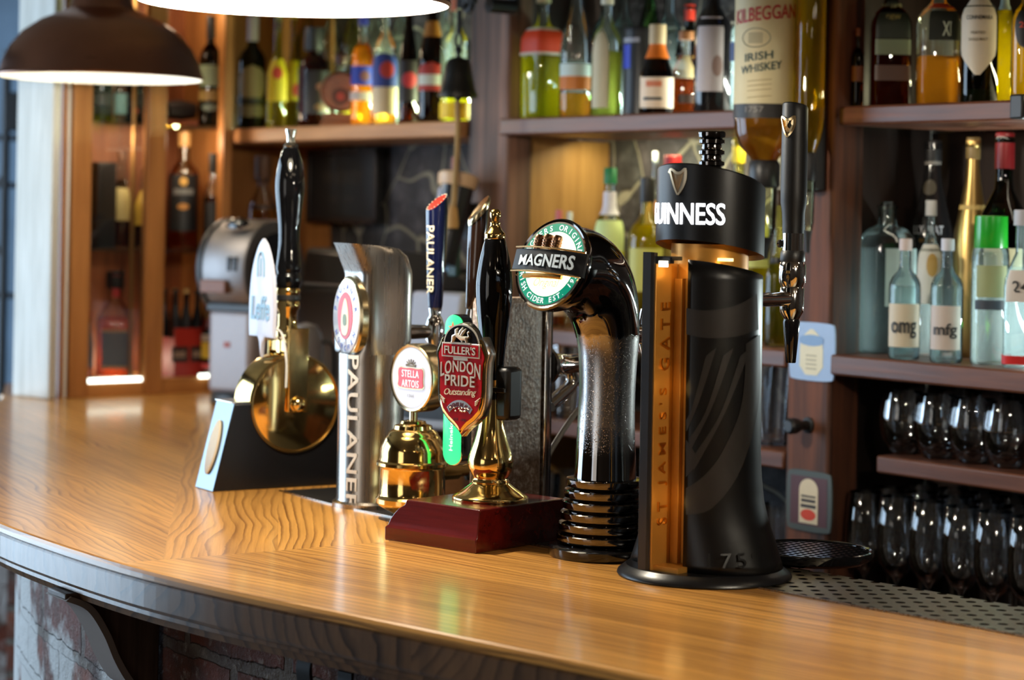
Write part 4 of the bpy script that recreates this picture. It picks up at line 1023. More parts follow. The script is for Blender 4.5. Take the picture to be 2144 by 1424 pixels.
# bezel, lens: local plane x-z facing -y
bz_ = MB(); n = 56
bz_.loft([[(rx * cos(q), y, rz * sin(q)) for q in [2 * pi * j / n for j in range(n)]] for rx, rz, y in ((.0545, .0555, .002), (.0560, .0572, -.001), (.0560, .0572, -.006), (.0540, .0552, -.0085), (.0515, .0525, -.0075))], T=LT, cap0=False, cap1=False); bz_.build('bezel', DCHROME, t)
ring_ = lambda a, b, y, c, d: [[(p_ * cos(q), y, r_ * sin(q)) for q in [2 * pi * j / n for j in range(n)]] for p_, r_ in ((a, b), (c, d))]
m = MB().loft([[(r1 * cos(q), -.0076, r2 * sin(q)) for q in [2 * pi * j / n for j in range(n)]] for r1, r2 in ((.0522, .0532), (.0495, .0505))], T=LT, cap0=False, cap1=False); m.build('silver_line', SILVER, t)
m = MB().loft([[(r1 * cos(q), -.0077, r2 * sin(q)) for q in [2 * pi * j / n for j in range(n)]] for r1, r2 in ((.0497, .0507), (.0385, .0400))], T=LT, cap0=False, cap1=False); m.build('green_ring', glow('lit_green_ring', (.0, .30, .17), .9), t)
m = MB().prism(ell(.0388, .0403, n), -.0078, -.003, T=LT); m.build('lens', glow('lit_cream_lens', (1.0, .92, .60), 2.4), t)
WT = glow('lit_white_text', (1, 1, 1), 1.0)
m = MB(); arc_text(m, 'MAGNERS ORIGINAL', .0442, .0455, 0, -.0079, pi / 2, pi * .93, .0072, False, .02, .005); arc_text(m, 'IRISH CIDER EST. 1935', .0442, .0455, 0, -.0079, -pi / 2, pi * .93, .0068, True, .02, .005)
m.v = [tuple(LT @ Vector(v)) for v in m.v]; m.build('ring_lettering', WT, t)
# banner across the lens
bn = []
for i in range(17):
    a_ = -1 + 2 * i / 16; x = .057 * a_; y = -.0115 - .0085 * (1 - a_ * a_); zt = .0145 - .0015 * a_; zb = -.0125 - .0035 * a_
    bn.append([(x, y, zb), (x, y, zt), (x, y + .004, zt), (x, y + .004, zb)])
m = MB().loft(bn, T=LT); m.build('banner', plain('banner_black', (.008, .008, .009), .3), t)
for zz_, nm in ((.0158, 'banner_trim'), (-.0142, 'banner_trim')):
    m = MB().tube([(LT @ Vector((.056 * a_, -.0135 - .0085 * (1 - a_ * a_), zz_ - .0025 * a_))) for a_ in [-1 + 2 * i / 16 for i in range(17)]], .0012, 8); m.build(nm, GOLD, t)
m = MB()
def ban_fn(x, y, d):
    a_ = x / .057; return tuple(LT @ Vector((x, -.0121 - .0085 * (1 - a_ * a_) - d, y * (1 + .22 * a_) - .0012 * a_ + .0005)))
text_on(m, 'MAGNERS', .088, .0155, ban_fn, .02, .02); m.build('banner_lettering', plain('pale_lettering', srgb(214, 228, 236), .3), t)
m = MB(); text_on(m, 'Original', .04, .014, lambda x, y, d: tuple(LT @ Vector((x, -.0080, y - .0245))), .0, .0, 1, .3); m.build('script_lettering', glow('lit_gold_text', (.9, .75, .3), 1.0), t)
for x_, k in ((-.0195, 0), (-.006, 1), (.0085, 2)):
    m = MB().lathe([(.0055, 0), (.0066, .0035), (.0058, .0045), (.0069, .007), (.0061, .008), (.0069, .0105), (.0060, .0115), (.0066, .0145), (.0055, .018)], 18, T=LT @ Matrix.Translation((x_, -.0155, .0145 + .001 * (k == 1)))); m.build('barrel_emblem', metal('barrel_bronze', (.34, .18, .10), .25), t)
MB().tube([LT @ Vector((.03 * a_, -.0165 - .004 * (1 - a_ * a_), -.0185)) for a_ in [-1 + 2 * i / 12 for i in range(13)]], .003, 8).build('gold_ribbon', BRASSD, t)
MB().tube([(0, .035, .27), (0, .072, .268)], [.015, .011], 18).build('shank', CHROME, t)
MB().lathe([(.006, .235), (.010, .25), (.0125, .26), (.0125, .285), (.009, .30)], 18, T=Matrix.Translation((0, .076, 0))).build('tap_body', CHROME, t)
MB().box(-.012, .012, -.037, -.030, .262, .28).build('thumb_catch', DCHROME, t, bevel=.003)

sub(t, 'bezel', 'silver_line'); sub(t, 'lens', 'green_ring', 'ring_lettering', 'script_lettering'); sub(t, 'banner', 'banner_lettering', 'banner_trim', 'barrel_emblem', 'gold_ribbon')
# ---------------------------------------------------------------- G  tall black stout tower
RG = -radians(42)
p = onz(1474, 1204); t = thing('stout_font', 'tall matt black stout tower with a glowing white name and amber-lit slot', 'beer font', (p.x, p.y, BAR), RG)
RK = .0630
BLKG = plain('satin_black_paint', (.0035, .0035, .0038), .36, spec=.3)
MB().lathe([(.1, 0), (.1015, .002), (.1005, .005), (.094, .010), (.091, .0125)], 80).build('base_disc', plain('base_black', (.006, .006, .007), .3, spec=.35), t)
AMB = plain('amber_copper', (.62, .29, .05), .36, .45)
phi0, phi1 = radians(-76), radians(232)
def flare(z): 
    K = [(.0125, 1.45), (.03, 1.36), (.048, 1.27), (.07, 1.15), (.09, 1.075), (.115, 1.03), (.143, 1.0), (.36, .985)]
    for (a_, b_), (c_, d_) in zip(K, K[1:]):
        if z <= c_: return b_ + (d_ - b_) * max(0, (z - a_)) / (c_ - a_)
    return K[-1][1]
rings = []
zs = [.0125, .022, .03, .04, .05, .06, .07, .08, .09, .10, .115, .13, .15, .2, .25, .3, .345]
def skin_ring(z, top=False):
    r = []; n = 56
    for j in range(n + 1):
        f_ = j / n; a_ = phi0 + (phi1 - phi0) * f_
        k = flare(z); g = min(1, f_ / .22) * min(1, (1 - f_) / .1)      # straight jambs, flared back
        rr_ = RK * (1 + ((.985 if top else k) - 1) * g)
        zz = z if not top else .355 - .20 * rr_ * sin(a_)
        r.append((rr_ * cos(a_), rr_ * sin(a_), zz))
    return r
rings = [skin_ring(z) for z in zs] + [skin_ring(0, True)]
m = MB().loft(rings, closed=False)
o = m.build('body_shell', BLKG, t); so = o.modifiers.new('thickness', 'SOLIDIFY'); so.thickness = .003; so.offset = -1
cap = skin_ring(0, True); MB().add(cap + [(0, 0, .355)], [(i, i + 1, len(cap)) for i in range(len(cap) - 1)]).build('shell_top', BLKG, t)
# slot lining and front blade
x0, y0, y1 = -.0135, -.0825, -.043
MB().box(-.0165, x0, y0, y1, .0125, .362).build('slot_wall', AMB, t, bevel=.0006)['label'] = 'amber metal wall inside the slot'
MB().box(x0, .02, y1, y1 + .003, .0125, .352).build('slot_back', AMB, t)['label'] = 'amber metal back of the slot'
MB().box(x0, -.002, y1 - .006, y1, .0125, .345).build('slot_ridge', AMB, t, bevel=.0008)
MB().box(-.0165, .022, y0 + .004, y1, .0125, .0185).build('slot_floor', AMB, t)
fl = [(-.034, -.0815), (-.030, -.0855), (-.0185, -.0865), (-.0155, -.0845), (-.0155, -.078), (-.018, -.075), (-.034, -.070)]
m = MB().loft([[(x, y, z) for x, y in fl] for z in (.0125, .3725)] + [[(x, y - .0, .3745 - .1 * (y + .08)) for x, y in fl]]); m.build('front_blade', plain('blade_black', (.02, .021, .023), .22), t)
m = MB().box(-.0165, .004, y0 + .002, y0 + .010, .3625, .3695).box(-.0165, .006, -.06, y0 + .004, .366, .3705); m.build('light_arm', BLACKM, t)
MB().box(-.010, .0015, y0 - .0005, y0 + .0025, .3585, .3655).build('slot_light', glow('slot_led', (1, .93, .75), 3.0), t)
AML = metal('amber_letters', (.95, .55, .16), .2)
for wd, zc_, ln in (("ST", .077, .026), ("JAMES'S", .164, .112), ('GATE', .279, .078)):
    m = MB(); text_on(m, wd, ln, .0165, lambda x, y, d: (x0 + d + .0001, -.0655 - y, zc_ + x), .004, .05, 1.7); m.build('slot_lettering', AML, t)
lamp('POINT', (0, 0, 0), .012, (1, .62, .2), .01).parent = t
_l = [o for o in COL.objects if o.type == 'LIGHT'][-1]; _l.location = (.0, -.064, .352)
_l = lamp('POINT', (0, 0, 0), .010, (1, .62, .2), .012); _l.parent = t; _l.location = (.012, -.07, .22)
_l = lamp('POINT', (0, 0, 0), .010, (1, .62, .2), .012); _l.parent = t; _l.location = (.012, -.07, .09)
_l = lamp('POINT', (0, 0, 0), .010, (1, .62, .2), .008); _l.parent = t; _l.location = (.035, -.03, .363)
# head
def cyl_cut(R, z0, s0, z1, s1, n=72):
    return [[(R * cos(a_), R * sin(a_), z0 - s0 * R * sin(a_)) for a_ in [2 * pi * j / n for j in range(n)]], [(R * cos(a_), R * sin(a_), z1 - s1 * R * sin(a_)) for a_ in [2 * pi * j / n for j in range(n)]]]
lo, hi = cyl_cut(RK, .3775, .20, .459, .27)
inn = [(x * .965, y * .965, .461 - .27 * y * .965) for x, y, z in hi]
m = MB().loft([lo, hi, inn], cap0=False, cap1=True); m.build('head', BLKG, t)
ul = [(x * .97, y * .97, z + .006) for x, y, z in lo]; m = MB().loft([[(x, y, z + .0002) for x, y, z in lo], ul], cap0=False, cap1=True); m.build('head_underside', AMB, t)['label'] = 'amber underside of the head'
MB().box(.03, .05, -.03, -.022, .366, .3695).build('under_light', glow('under_led', (1, .78, .3), 2.5), t)
MB().lathe([(.045, .345), (.045, .385)], 32).build('neck_core', AMB, t)
m = MB(); pr = [(.0145, .455)]; z = .458
for i in range(4): pr += [(.0115, z), (.0115, z + .004), (.0150, z + .0055), (.0150, z + .0095), (.0118, z + .011)]; z += .0128
pr += [(.0155, z - .0005), (.016, z + .002), (.016, z + .005), (.0145, z + .0065)]
m.lathe(pr, 36); m.build('ribbed_neck', DCHROME, t)
m = MB(); text_on(m, 'GUINNESS', .115, .0245, cyl_fn(RK + .0007, .4195, 0), .008, .012, .97); m.build('lettering', glow('lit_name', (.93, .95, 1.0), 5.0), t)
BRONZE = metal('bronze_emblem', (.60, .48, .32), .3)
def harp(m, fn, s=1.0):
    K = lambda P, w, ext=.02: None
    def band(c, w0, w1):
        n_ = len(c); L_ = []; R_ = []
        for i, (x, y) in enumerate(c):
            a_, b_ = c[max(i - 1, 0)], c[min(i + 1, n_ - 1)]; d = Vector((b_[0] - a_[0], b_[1] - a_[1])).normalized(); w = w0 + (w1 - w0) * i / (n_ - 1)
            L_.append((x - d.y * w, y + d.x * w)); R_.append((x + d.y * w, y - d.x * w))
        vs = []; 
        for (a1, b1), (a2, b2) in zip(L_, R_): vs += [fn(a1 * s, b1 * s, 0), fn(a1 * s, b1 * s, .0012), fn(a2 * s, b2 * s, .0012), fn(a2 * s, b2 * s, 0)]
        fs_ = []
        for i in range(n_ - 1):
            for k in range(4): fs_.append((i * 4 + k, i * 4 + (k + 1) % 4, i * 4 + 4 + (k + 1) % 4, i * 4 + 4 + k))
        fs_ += [(0, 1, 2, 3), tuple((n_ - 1) * 4 + k for k in (3, 2, 1, 0))]; m.add(vs, fs_)
    band(spl([(-.95, .72), (-.75, .98), (-.45, .92), (-.1, .72), (.3, .74), (.62, .98), (.8, .96)], 5), .10, .12)      # neck
    band(spl([(.72, .95), (.74, .5), (.68, .05), (.45, -.5), (.05, -1.0)], 5), .13, .08)                              # pillar
    band(spl([(-.8, .85), (-.55, .2), (-.28, -.45), (.02, -1.0)], 5), .10, .07)                                       # sound box
    for q in ([(-.8, .8), (-.1, .74), (-.2, .1), (-.57, .2)], [(-.1, .74), (.66, .8), (.62, .2), (-.2, .1)], [(-.57, .2), (-.2, .1), (-.1, -.5), (-.3, -.45)], [(-.2, .1), (.62, .2), (.4, -.5), (-.1, -.5)], [(-.3, -.45), (.4, -.5), (.05, -.95), (.0, -.95)]): m.add([fn(a_ * s, b_ * s, .0003) for a_, b_ in q], [(0, 1, 2, 3)])
    for k in range(6):
        f_ = k / 6; m.add([fn(*p_) for p_ in [((-.55 + .19 * k) * s, .75 * s, 0), ((-.55 + .19 * k + .04) * s, .75 * s, .0008), ((-.42 + .085 * k + .03) * s, (.05 - .13 * k) * s, .0008), ((-.42 + .085 * k) * s, (.05 - .13 * k) * s, 0)]], [(0, 1, 2, 3)])
m = MB(); harp(m, lambda x, y, d: cyl_fn(RK, .4555, 0)(x, y, d), .0145); m.build('harp_emblem', BRONZE, t)
# large tone-on-tone harp on the flank (from body pixel positions, wrapped on the shell)
TONE = plain('tone_black', (.018, .0165, .0155), .45, spec=.3)
def on_shell(px, py):
    a_, b_ = ab(px, py); tm = t.matrix_basis.inverted()
    o_ = tm @ Vector((0, 0, EYE)); d_ = (tm.to_3x3() @ Vector((a_, 1, -b_))).normalized()
    Rr = RK + .0007; A = d_.x ** 2 + d_.y ** 2; B = 2 * (o_.x * d_.x + o_.y * d_.y); C_ = o_.x ** 2 + o_.y ** 2 - Rr * Rr
    D_ = B * B - 4 * A * C_
    if D_ < 0: D_ = 0
    q = (-B - sqrt(D_)) / (2 * A); v = o_ + d_ * q
    k = 1.0
    for _ in range(4):
        k = flare(v.z) if v.z < .143 else 1.0
        a2 = atan2(v.y, v.x); f_ = (a2 - phi0) / (phi1 - phi0); g = max(0, min(1, f_ / .22)); Rr = RK * (1 + (k - 1) * g) + .0007
        C_ = o_.x ** 2 + o_.y ** 2 - Rr * Rr; D_ = max(0, B * B - 4 * A * C_); q = (-B - sqrt(D_)) / (2 * A); v = o_ + d_ * q
    return tuple(v)
def tone_strip(la, lb, n_=20):
    A_ = spl(la, n_ // (len(la) - 1) + 1); B_ = spl(lb, n_ // (len(lb) - 1) + 1); A_ = resample(A_, 24); B_ = resample(B_, 24)
    vs = []; fs_ = []
    for i in range(24):
        for k in range(7): vs.append(on_shell(A_[i][0] + (B_[i][0] - A_[i][0]) * k / 6, A_[i][1] + (B_[i][1] - A_[i][1]) * k / 6))
    for i in range(23):
        for k in range(6): fs_.append((i * 7 + k, i * 7 + k + 1, i * 7 + k + 8, i * 7 + k + 7))
    tm_.add(vs, fs_)
tm_ = MB()
tone_strip([(1437, 645), (1480, 650), (1540, 640), (1585, 615)], [(1437, 700), (1480, 708), (1540, 705), (1588, 690)])
tone_strip([(1592, 700), (1588, 850), (1550, 985), (1490, 1065), (1436, 1078)], [(1562, 720), (1552, 850), (1510, 950), (1470, 1000), (1436, 1022)])
for k in range(3): tone_strip([(1478 + 36 * k, 745), (1450 + 28 * k, 850 + 10 * k), (1436 + 6 * k, 880 + 40 * k)], [(1500 + 36 * k, 728), (1464 + 28 * k, 840 + 10 * k), (1437 + 8 * k, 905 + 40 * k)])
tone_strip([(1436, 920), (1450, 940), (1464, 965)], [(1436, 1000), (1440, 995), (1464, 968)])
tm_.build('tonal_harp', TONE, t)
m = MB(); text_on(m, '1759', .05, .016, lambda x, y, d: tuple((lambda v, k: Vector((v[0] * k, v[1] * k, v[2])))(cyl_fn(RK, .03, radians(62))(x, y, d), 1.33 - (y) * 4)), .0, .001, 1.3); m.build('embossed_year', BLKG, t)
m = MB(); text_on(m, 'Arthur', .04, .02, lambda x, y, d: ((.088 + y) * sin(x / .088 - .12), -(.084 + y * .35) * cos(x / .088 - .12), .0124 - y * .0 + .0002), .0, .0, 1, .4)
m.v = [(v[0], v[1], .0129 + max(0, (sqrt(v[0] ** 2 + v[1] ** 2) - .091)) * -.9) for v in m.v]; m.build('base_signature', plain('grey_script', srgb(86, 82, 80), .4), t)
# tap
ty = .168
MB().lathe([(.021, 0), (.02, .004), (.012, .010)], 28, T=lambda v: Vector((v.x, RK - .002 + v.z, .318 + v.y))).build('amber_flange', AMB, t)
MB().tube([(0, RK + .004, .318), (0, RK + .03, .318), (0, ty - .006, .318)], [.012, .0082, .009], 20).build('shank', CHROME, t)
T0 = Matrix.Translation((0, ty, 0))
MB().lathe([(.0085, .292), (.0145, .302), (.0148, .308), (.0148, .331), (.0135, .333)], 28, T=T0).build('tap_body', CHROME, t)
MB().lathe([(.0135, .333), (.0165, .339), (.0168, .35), (.0162, .36), (.014, .364)], 28, T=T0).build('tap_collar', CHROME, t)
MB().lathe([(.0145, .363), (.0155, .365), (.015, .374), (.0135, .377)], 28, T=T0).build('black_collar', BLACKM, t)
MB().lathe([(.0128, .376), (.0128, .401)], 28, T=T0).build('chrome_sleeve', CHROME, t)
MB().lathe([(.0058, .240), (.0062, .2405), (.0105, .290), (.0095, .2935)], 24, T=T0).build('spout', BLACK, t)
rings = []
for r, z in [(.0130, .398), (.0133, .41), (.0140, .423), (.0160, .436), (.0162, .45), (.0158, .545)]: rings.append([(r * cos(a_), ty + r * sin(a_), z) for a_ in [2 * pi * j / 32 for j in range(32)]])
rings.append([(.0158 * cos(a_), ty + .0158 * sin(a_), .5525 - .25 * .0158 * sin(a_)) for a_ in [2 * pi * j / 32 for j in range(32)]])
rings.append([(.0148 * cos(a_), ty + .0148 * sin(a_), .5540 - .25 * .0148 * sin(a_)) for a_ in [2 * pi * j / 32 for j in range(32)]])
MB().loft(rings).build('tap_handle', plain('textured_black', (.008, .008, .0085), .45, spec=.35, gs=900, grain=.5), t)
sub(t, 'head', 'lettering', 'harp_emblem', 'head_underside', 'under_light', 'ribbed_neck'); sub(t, 'body_shell', 'shell_top', 'tonal_harp', 'embossed_year'); sub(t, 'slot_wall', 'slot_lettering'); sub(t, 'base_disc', 'base_signature')
m = MB(); harp(m, lambda x, y, d: (lambda v: (v[0], v[1] + ty, v[2]))(cyl_fn(.0160, .527, radians(0))(x, y, d * 1.3)), .0125); m.build('harp_emblem', metal('gold_emblem', (.85, .62, .32), .2), t)
MB().tube([(-.012, ty - .008, .385), (-.0145, ty - .008, .385)], .005, 12).build('set_screw', CHROME, t)
sub(t, 'tap_handle', 'harp_emblem')
# ---------------------------------------------------------------- H  drip tray of the tower
p2 = onz(1697, 1175); t2 = thing('drip_tray', 'small round black drip tray with a grid under the stout tap', 'drip tray', (p2.x, p2.y, BAR + .0015), RG)
MB().lathe([(.067, 0), (.0735, .004), (.075, .010), (.075, .0135), (.073, .0145), (.0705, .0135), (.070, .008), (.001, .007)], 64).build('tray_dish', BLACK, t2)
m = MB()
for i in range(-6, 7):
    c = i * .011; h = sqrt(max(0, .0698 ** 2 - c * c)); m.box(c - .0016, c + .0016, -h, h, .009, .0125); m.box(-h, h, c - .0016, c + .0016, .0092, .0127)
m.build('grid', BLACK, t2)
# ================================================================== bottles, glasses and oddments of the back bar
GL = {
 'clear': glass('clear_glass', (.93, .97, .95), (.55, .66, .62), scat=.08),
 'aqua': glass('pale_aqua_glass', (.88, .965, .965), (.52, .72, .73), scat=.09),
 'green': glass('green_glass', (.30, .52, .24), (.08, .2, .06)),
 'dkgreen': glass('dark_green_glass', (.06, .12, .05), (.02, .04, .015)),
 'amber': glass('amber_glass', (.55, .26, .06), (.2, .07, .01)),
 'brown': glass('brown_glass', (.12, .045, .015), (.04, .012, .004)),
 'yellow': glass('yellow_glass', (.90, .88, .45), (.6, .6, .18), scat=.12),
 'black': plain('black_bottle', (.008, .008, .009), .12, 0, .4, .05),
 'gold': metal('gold_bottle', (.62, .42, .15), .3),
 'card': plain('black_card_tube', (.016, .016, .018), .4),
}
LQ = {
 'whisky': liquid('whisky', (.90, .46, .07)), 'dark': liquid('dark_spirit', (.26, .07, .015)), 'gold': liquid('golden_spirit', (.92, .66, .08)),
 'yellow': liquid('yellow_liqueur', (.90, .76, .05)), 'olive': liquid('olive_spirit', (.55, .52, .12)), 'clear': liquid('clear_spirit', (.90, .965, .97), .16),
 'red': liquid('red_spirit', (.75, .20, .04)), 'orange': liquid('orange_spirit', (.95, .38, .03)),
}
SHAPE = {
 'spirit': [(.93, 0), (1, .02), (1, .58), (.97, .63), (.8, .68), (.45, .73), (.36, .77), (.33, .93), (.4, .935), (.4, .96), (.36, .965)],
 'wine': [(.93, 0), (1, .02), (1, .58), (.94, .64), (.65, .70), (.42, .75), (.37, .80), (.36, .95), (.41, .955), (.41, .98), (.36, .985)],
 'champ': [(.9, 0), (1, .03), (1, .48), (.9, .58), (.62, .70), (.42, .8), (.34, .88), (.33, .95), (.4, .955), (.4, .985), (.34, .99)],
 'cone': [(.95, 0), (1, .02), (1, .42), (.93, .48), (.62, .62), (.4, .74), (.34, .80), (.33, .95), (.38, .955), (.38, .98)],
 'squat': [(.95, 0), (1, .02), (1, .50), (.94, .56), (.62, .66), (.4, .72), (.38, .74), (.38, .94), (.45, .945), (.45, .96)],
 'low': [(.95, 0), (1, .02), (1, .72), (.95, .77), (.7, .82), (.42, .85), (.40, .87), (.40, .96), (.46, .965), (.46, .975)],
 'tube': [(1, 0), (1, .96), (.98, .99), (.96, 1.0)],
 'long': [(.93, 0), (1, .02), (1, .42), (.95, .46), (.6, .54), (.42, .6), (.38, .64), (.36, .95), (.42, .955), (.42, .975)],
}
def rp(prof, z):
    for (r0, z0), (r1, z1) in zip(prof, prof[1:]):
        if z <= z1: return r0 + (r1 - r0) * (z - z0) / max(z1 - z0, 1e-6)
    return prof[-1][0]
def bottle(label, px, w, top, zs, off, shape, glassk, cap=None, liq=None, level=None, labs=(), sq=1.0, yaw=0.0, txt=(), cap_h=.10, group=None, cab=False, cat='bottle', name='bottle', capr=1.12):
    Y = (oncab if cab else onwall)(px, 440, off).y
    for _ in range(2):
        py = HY + (EYE - zs) / Y * F + ROLL * (px - HX)
        P = (oncab if cab else onwall)(px, py, off); Y = P.y
    k = F / Y; R = w / 2 / k * (.86 if sq < 1 else 1.0)
    zpx = lambda y: EYE - ab(px, y)[1] * Y - zs
    H = zpx(top)
    rot = atan2(-P.x, P.y) + radians(yaw)
    t = thing(name, label, cat, (P.x, P.y, zs + .0005), rot, group)
    pr = [(r * R, z * H) for r, z in SHAPE[shape]]
    sqs = [sq if r > .6 * R else 1.0 for r, z in pr] if sq < 1 else None
    m = MB().lathe(pr, 28, sq=sqs); m.build('glass_body' if glassk not in ('card',) else 'tube_body', GL[glassk], t, sharp=50)
    if liq:
        zl = max(.1 * H, min(zpx(level), .92 * H)); lp = [(max(r * R * .93 - .0006, .001), .004 + z * H) for r, z in SHAPE[shape] if .004 + z * H < zl]
        lp.append((rp(pr, zl) * .93, zl)); ls = [sq if r > .55 * R else 1.0 for r, z in lp] if sq < 1 else None
        MB().lathe(lp, 28, sq=ls).build('drink', LQ[liq], t, sharp=50)
    if cap is not None:
        rn = SHAPE[shape][-1][0] * R * capr; MB().lathe([(rn, H * (1 - cap_h)), (rn * 1.02, H * (1 - cap_h) + .001), (rn, H * .995), (rn * .9, H)], 20).build('cap', cap, t)
    for i, L in enumerate(labs):
        y0, y1, ha, mt = L[:4]; kind = L[4] if len(L) > 4 else 'rect'; az = L[5] if len(L) > 5 else 0.0; lift = .0009 + .0006 * i
        z1, z0 = zpx(y0), zpx(y1); nz = 2 if kind == 'rect' else 12; na = 14; vs = []; fs_ = []
        if kind == 'rect' and abs(rp(pr, z1) - rp(pr, z0)) > .02 * R: nz = 6
        for a_ in range(nz + 1):
            f_ = a_ / nz; z = z0 + (z1 - z0) * f_
            hw = 1.0 if kind == 'rect' else (sqrt(max(0.0, 1 - (2 * f_ - 1) ** 2)) if kind == 'oval' else (min(1.0, sqrt(max(0.0, 1 - max(0, (f_ - .6) / .4) ** 2))) if kind == 'arch' else min(1.0, .12 + f_ * 3.2)))
            for j in range(na + 1):
                q = radians(az) + radians(ha) * hw * (2 * j / na - 1) - pi / 2; c, d = cos(q), sin(q); r = rp(pr, z) + lift
                if sq < 1 and rp(pr, z) > .6 * R: c = math.copysign(abs(c) ** sq, c); d = math.copysign(abs(d) ** sq, d)
                vs.append((r * c, r * d, z))
        for a_ in range(nz):
            for j in range(na): q = a_ * (na + 1) + j; fs_.append((q, q + 1, q + na + 2, q + na + 1))
        lab_o = MB().add(vs, fs_).build('paper_label', mt, t, recalc=False)
    for T_ in txt:
        s_, yc, wpx, hpx, mt = T_[:5]; az = T_[5] if len(T_) > 5 else 0.0; rot_ = T_[6] if len(T_) > 6 else 0.0
        z = zpx(yc); r = rp(pr, z) + .0032
        m = MB(); text_on(m, s_, wpx / k, hpx / k, cyl_fn(r, z, radians(az), rot_), .015, .004); m.build('label_lettering', mt, lab_o)
    return t
INK = plain('black_ink', (.02, .02, .022), .5); REDINK = plain('red_ink', srgb(168, 30, 30), .5)
c_ = colour
G1 = 'bottles on the shelf beside the pine cabinet'
# --- left upper shelf
bottle('dark bottle with big oval tan label and white neck capsule beside the pine post', 526, 58, 34, ZU, .09, 'spirit', 'dkgreen', c_(214, 210, 232), None, None, [(138, 214, 66, c_(150, 132, 96), 'oval'), (222, 246, 60, c_(120, 106, 74)), (206, 218, 88, c_(40, 38, 26))], cap_h=.22, group=G1)
bottle('yellow bottle with red oval on a yellow label, first right of the dark oval-labelled bottle', 579, 42, 6, ZU, .08, 'long', 'yellow', c_(200, 190, 120), 'yellow', 60, [(125, 214, 70, c_(206, 184, 24)), (140, 168, 30, c_(196, 62, 50), 'oval')], group=G1)
bottle('bottle with yellow label, red dot and glowing pale green foot behind the pump finial', 612, 38, 14, ZU, .15, 'long', 'yellow', c_(210, 200, 60), 'yellow', 40, [(128, 212, 80, c_(212, 196, 26)), (176, 204, 26, c_(196, 62, 50), 'oval', 22)], group=G1)
bottle('red-brown bottle with round black stopper and black label on the upper shelf', 655, 66, 58, ZU, .07, 'spirit', 'amber', BLACKM, 'dark', 130, [(150, 240, 58, BLACKM, 'rect', 25), (175, 192, 20, c_(140, 96, 84), 'oval', 28), (218, 234, 26, c_(120, 92, 60), 'oval', 28)], cap_h=.23, capr=1.7, group=G1)
# round barrel decanter
P = onwall(712, 255, .07); rot = atan2(-P.x, P.y); k = F / P.y
t = thing('barrel_decanter', 'small round wooden barrel decanter on a stand among the amber bottles', 'decanter', (P.x, P.y, ZU + .0005), rot, G1)
WB = wood('barrel_wood', srgb(104, 56, 34), srgb(168, 104, 66), .4, axis='Y')
rb = 43 / k; zb = 74 / k
MB().lathe([(.001, -.034), (rb * .84, -.034), (rb * .86, -.036), (rb, -.01), (rb, .01), (rb * .86, .036), (rb * .84, .034), (.001, .034)], 40, T=lambda v: Vector((v.x, v.z, zb + v.y))).build('barrel', WB, t)
for y in (-.026, .02): MB().lathe([(rb * .935, y), (rb * .955, y + .003), (rb * .945, y + .006)], 40, T=lambda v: Vector((v.x, v.z, zb + v.y)), cap0=False, cap1=False).build('hoop', IRON, t)
MB().lathe([(.001, -.0352), (rb * .42, -.0352), (rb * .42, -.0346)], 24, T=lambda v: Vector((v.x, v.z, zb - rb * .25 + v.y))).build('round_badge', c_(90, 48, 36), t)
MB().lathe([(.001, -.0358), (rb * .2, -.0358), (rb * .2, -.0352)], 24, T=lambda v: Vector((v.x, v.z, zb - rb * .25 + v.y))).build('badge_centre', c_(176, 70, 56), t)
MB().box(-.042, .042, -.03, .03, 0, .012).box(-.036, .036, -.026, -.016, .012, .03).box(-.036, .036, .016, .026, .012, .03).build('stand', wood('stand_wood', srgb(110, 66, 40), srgb(170, 110, 70), .5, axis='X'), t, bevel=.002)
MB().lathe([(.012, zb + rb - .003), (.012, zb + rb + .012), (.010, zb + rb + .016)], 20).build('neck', GL['clear'], t)
MB().lathe([(.010, zb + rb + .012), (.014, zb + rb + .022), (.015, zb + rb + .034), (.008, zb + rb + .042)], 20).build('stopper', c_(70, 40, 30), t)
bottle('amber bottle with blue label and white band on the upper shelf', 757, 48, 30, ZU, .08, 'spirit', 'clear', c_(30, 40, 140), 'orange', 92, [(140, 180, 75, c_(34, 62, 176)), (150, 172, 26, c_(120, 74, 80), 'oval', 12), (194, 212, 80, c_(196, 186, 176))], group=G1)
bottle('bottle with arched blue label over a broad cream label on the upper shelf', 804, 52, 8, ZU, .07, 'spirit', 'clear', c_(190, 200, 196), 'whisky', 170, [(112, 186, 74, c_(32, 56, 140), 'arch'), (130, 166, 34, c_(196, 50, 46), 'oval', 10), (184, 240, 72, c_(222, 200, 160))], group=G1)
bottle('dark brown bottle with a small red label on the upper shelf', 853, 42, 2, ZU, .085, 'champ', 'brown', c_(60, 30, 16), 'orange', 228, [(128, 214, 70, c_(26, 14, 14)), (152, 186, 44, c_(176, 34, 44), 'oval', 8)], group=G1)
bottle('brown bottle with gold neck band and red and white label beside the bell', 902, 58, -6, ZU, .07, 'champ', 'brown', c_(70, 30, 16), 'dark', 150, [(46, 78, 80, c_(170, 112, 40)), (132, 192, 66, c_(176, 44, 34), 'arch'), (158, 180, 62, c_(214, 220, 210))], group=G1)
bottle('clear bottle with bright yellow drink behind the hanging bell', 953, 66, -2, ZU, .05, 'spirit', 'aqua', c_(206, 110, 70), 'yellow', 206, [(216, 250, 84, c_(246, 206, 20))], group=G1)
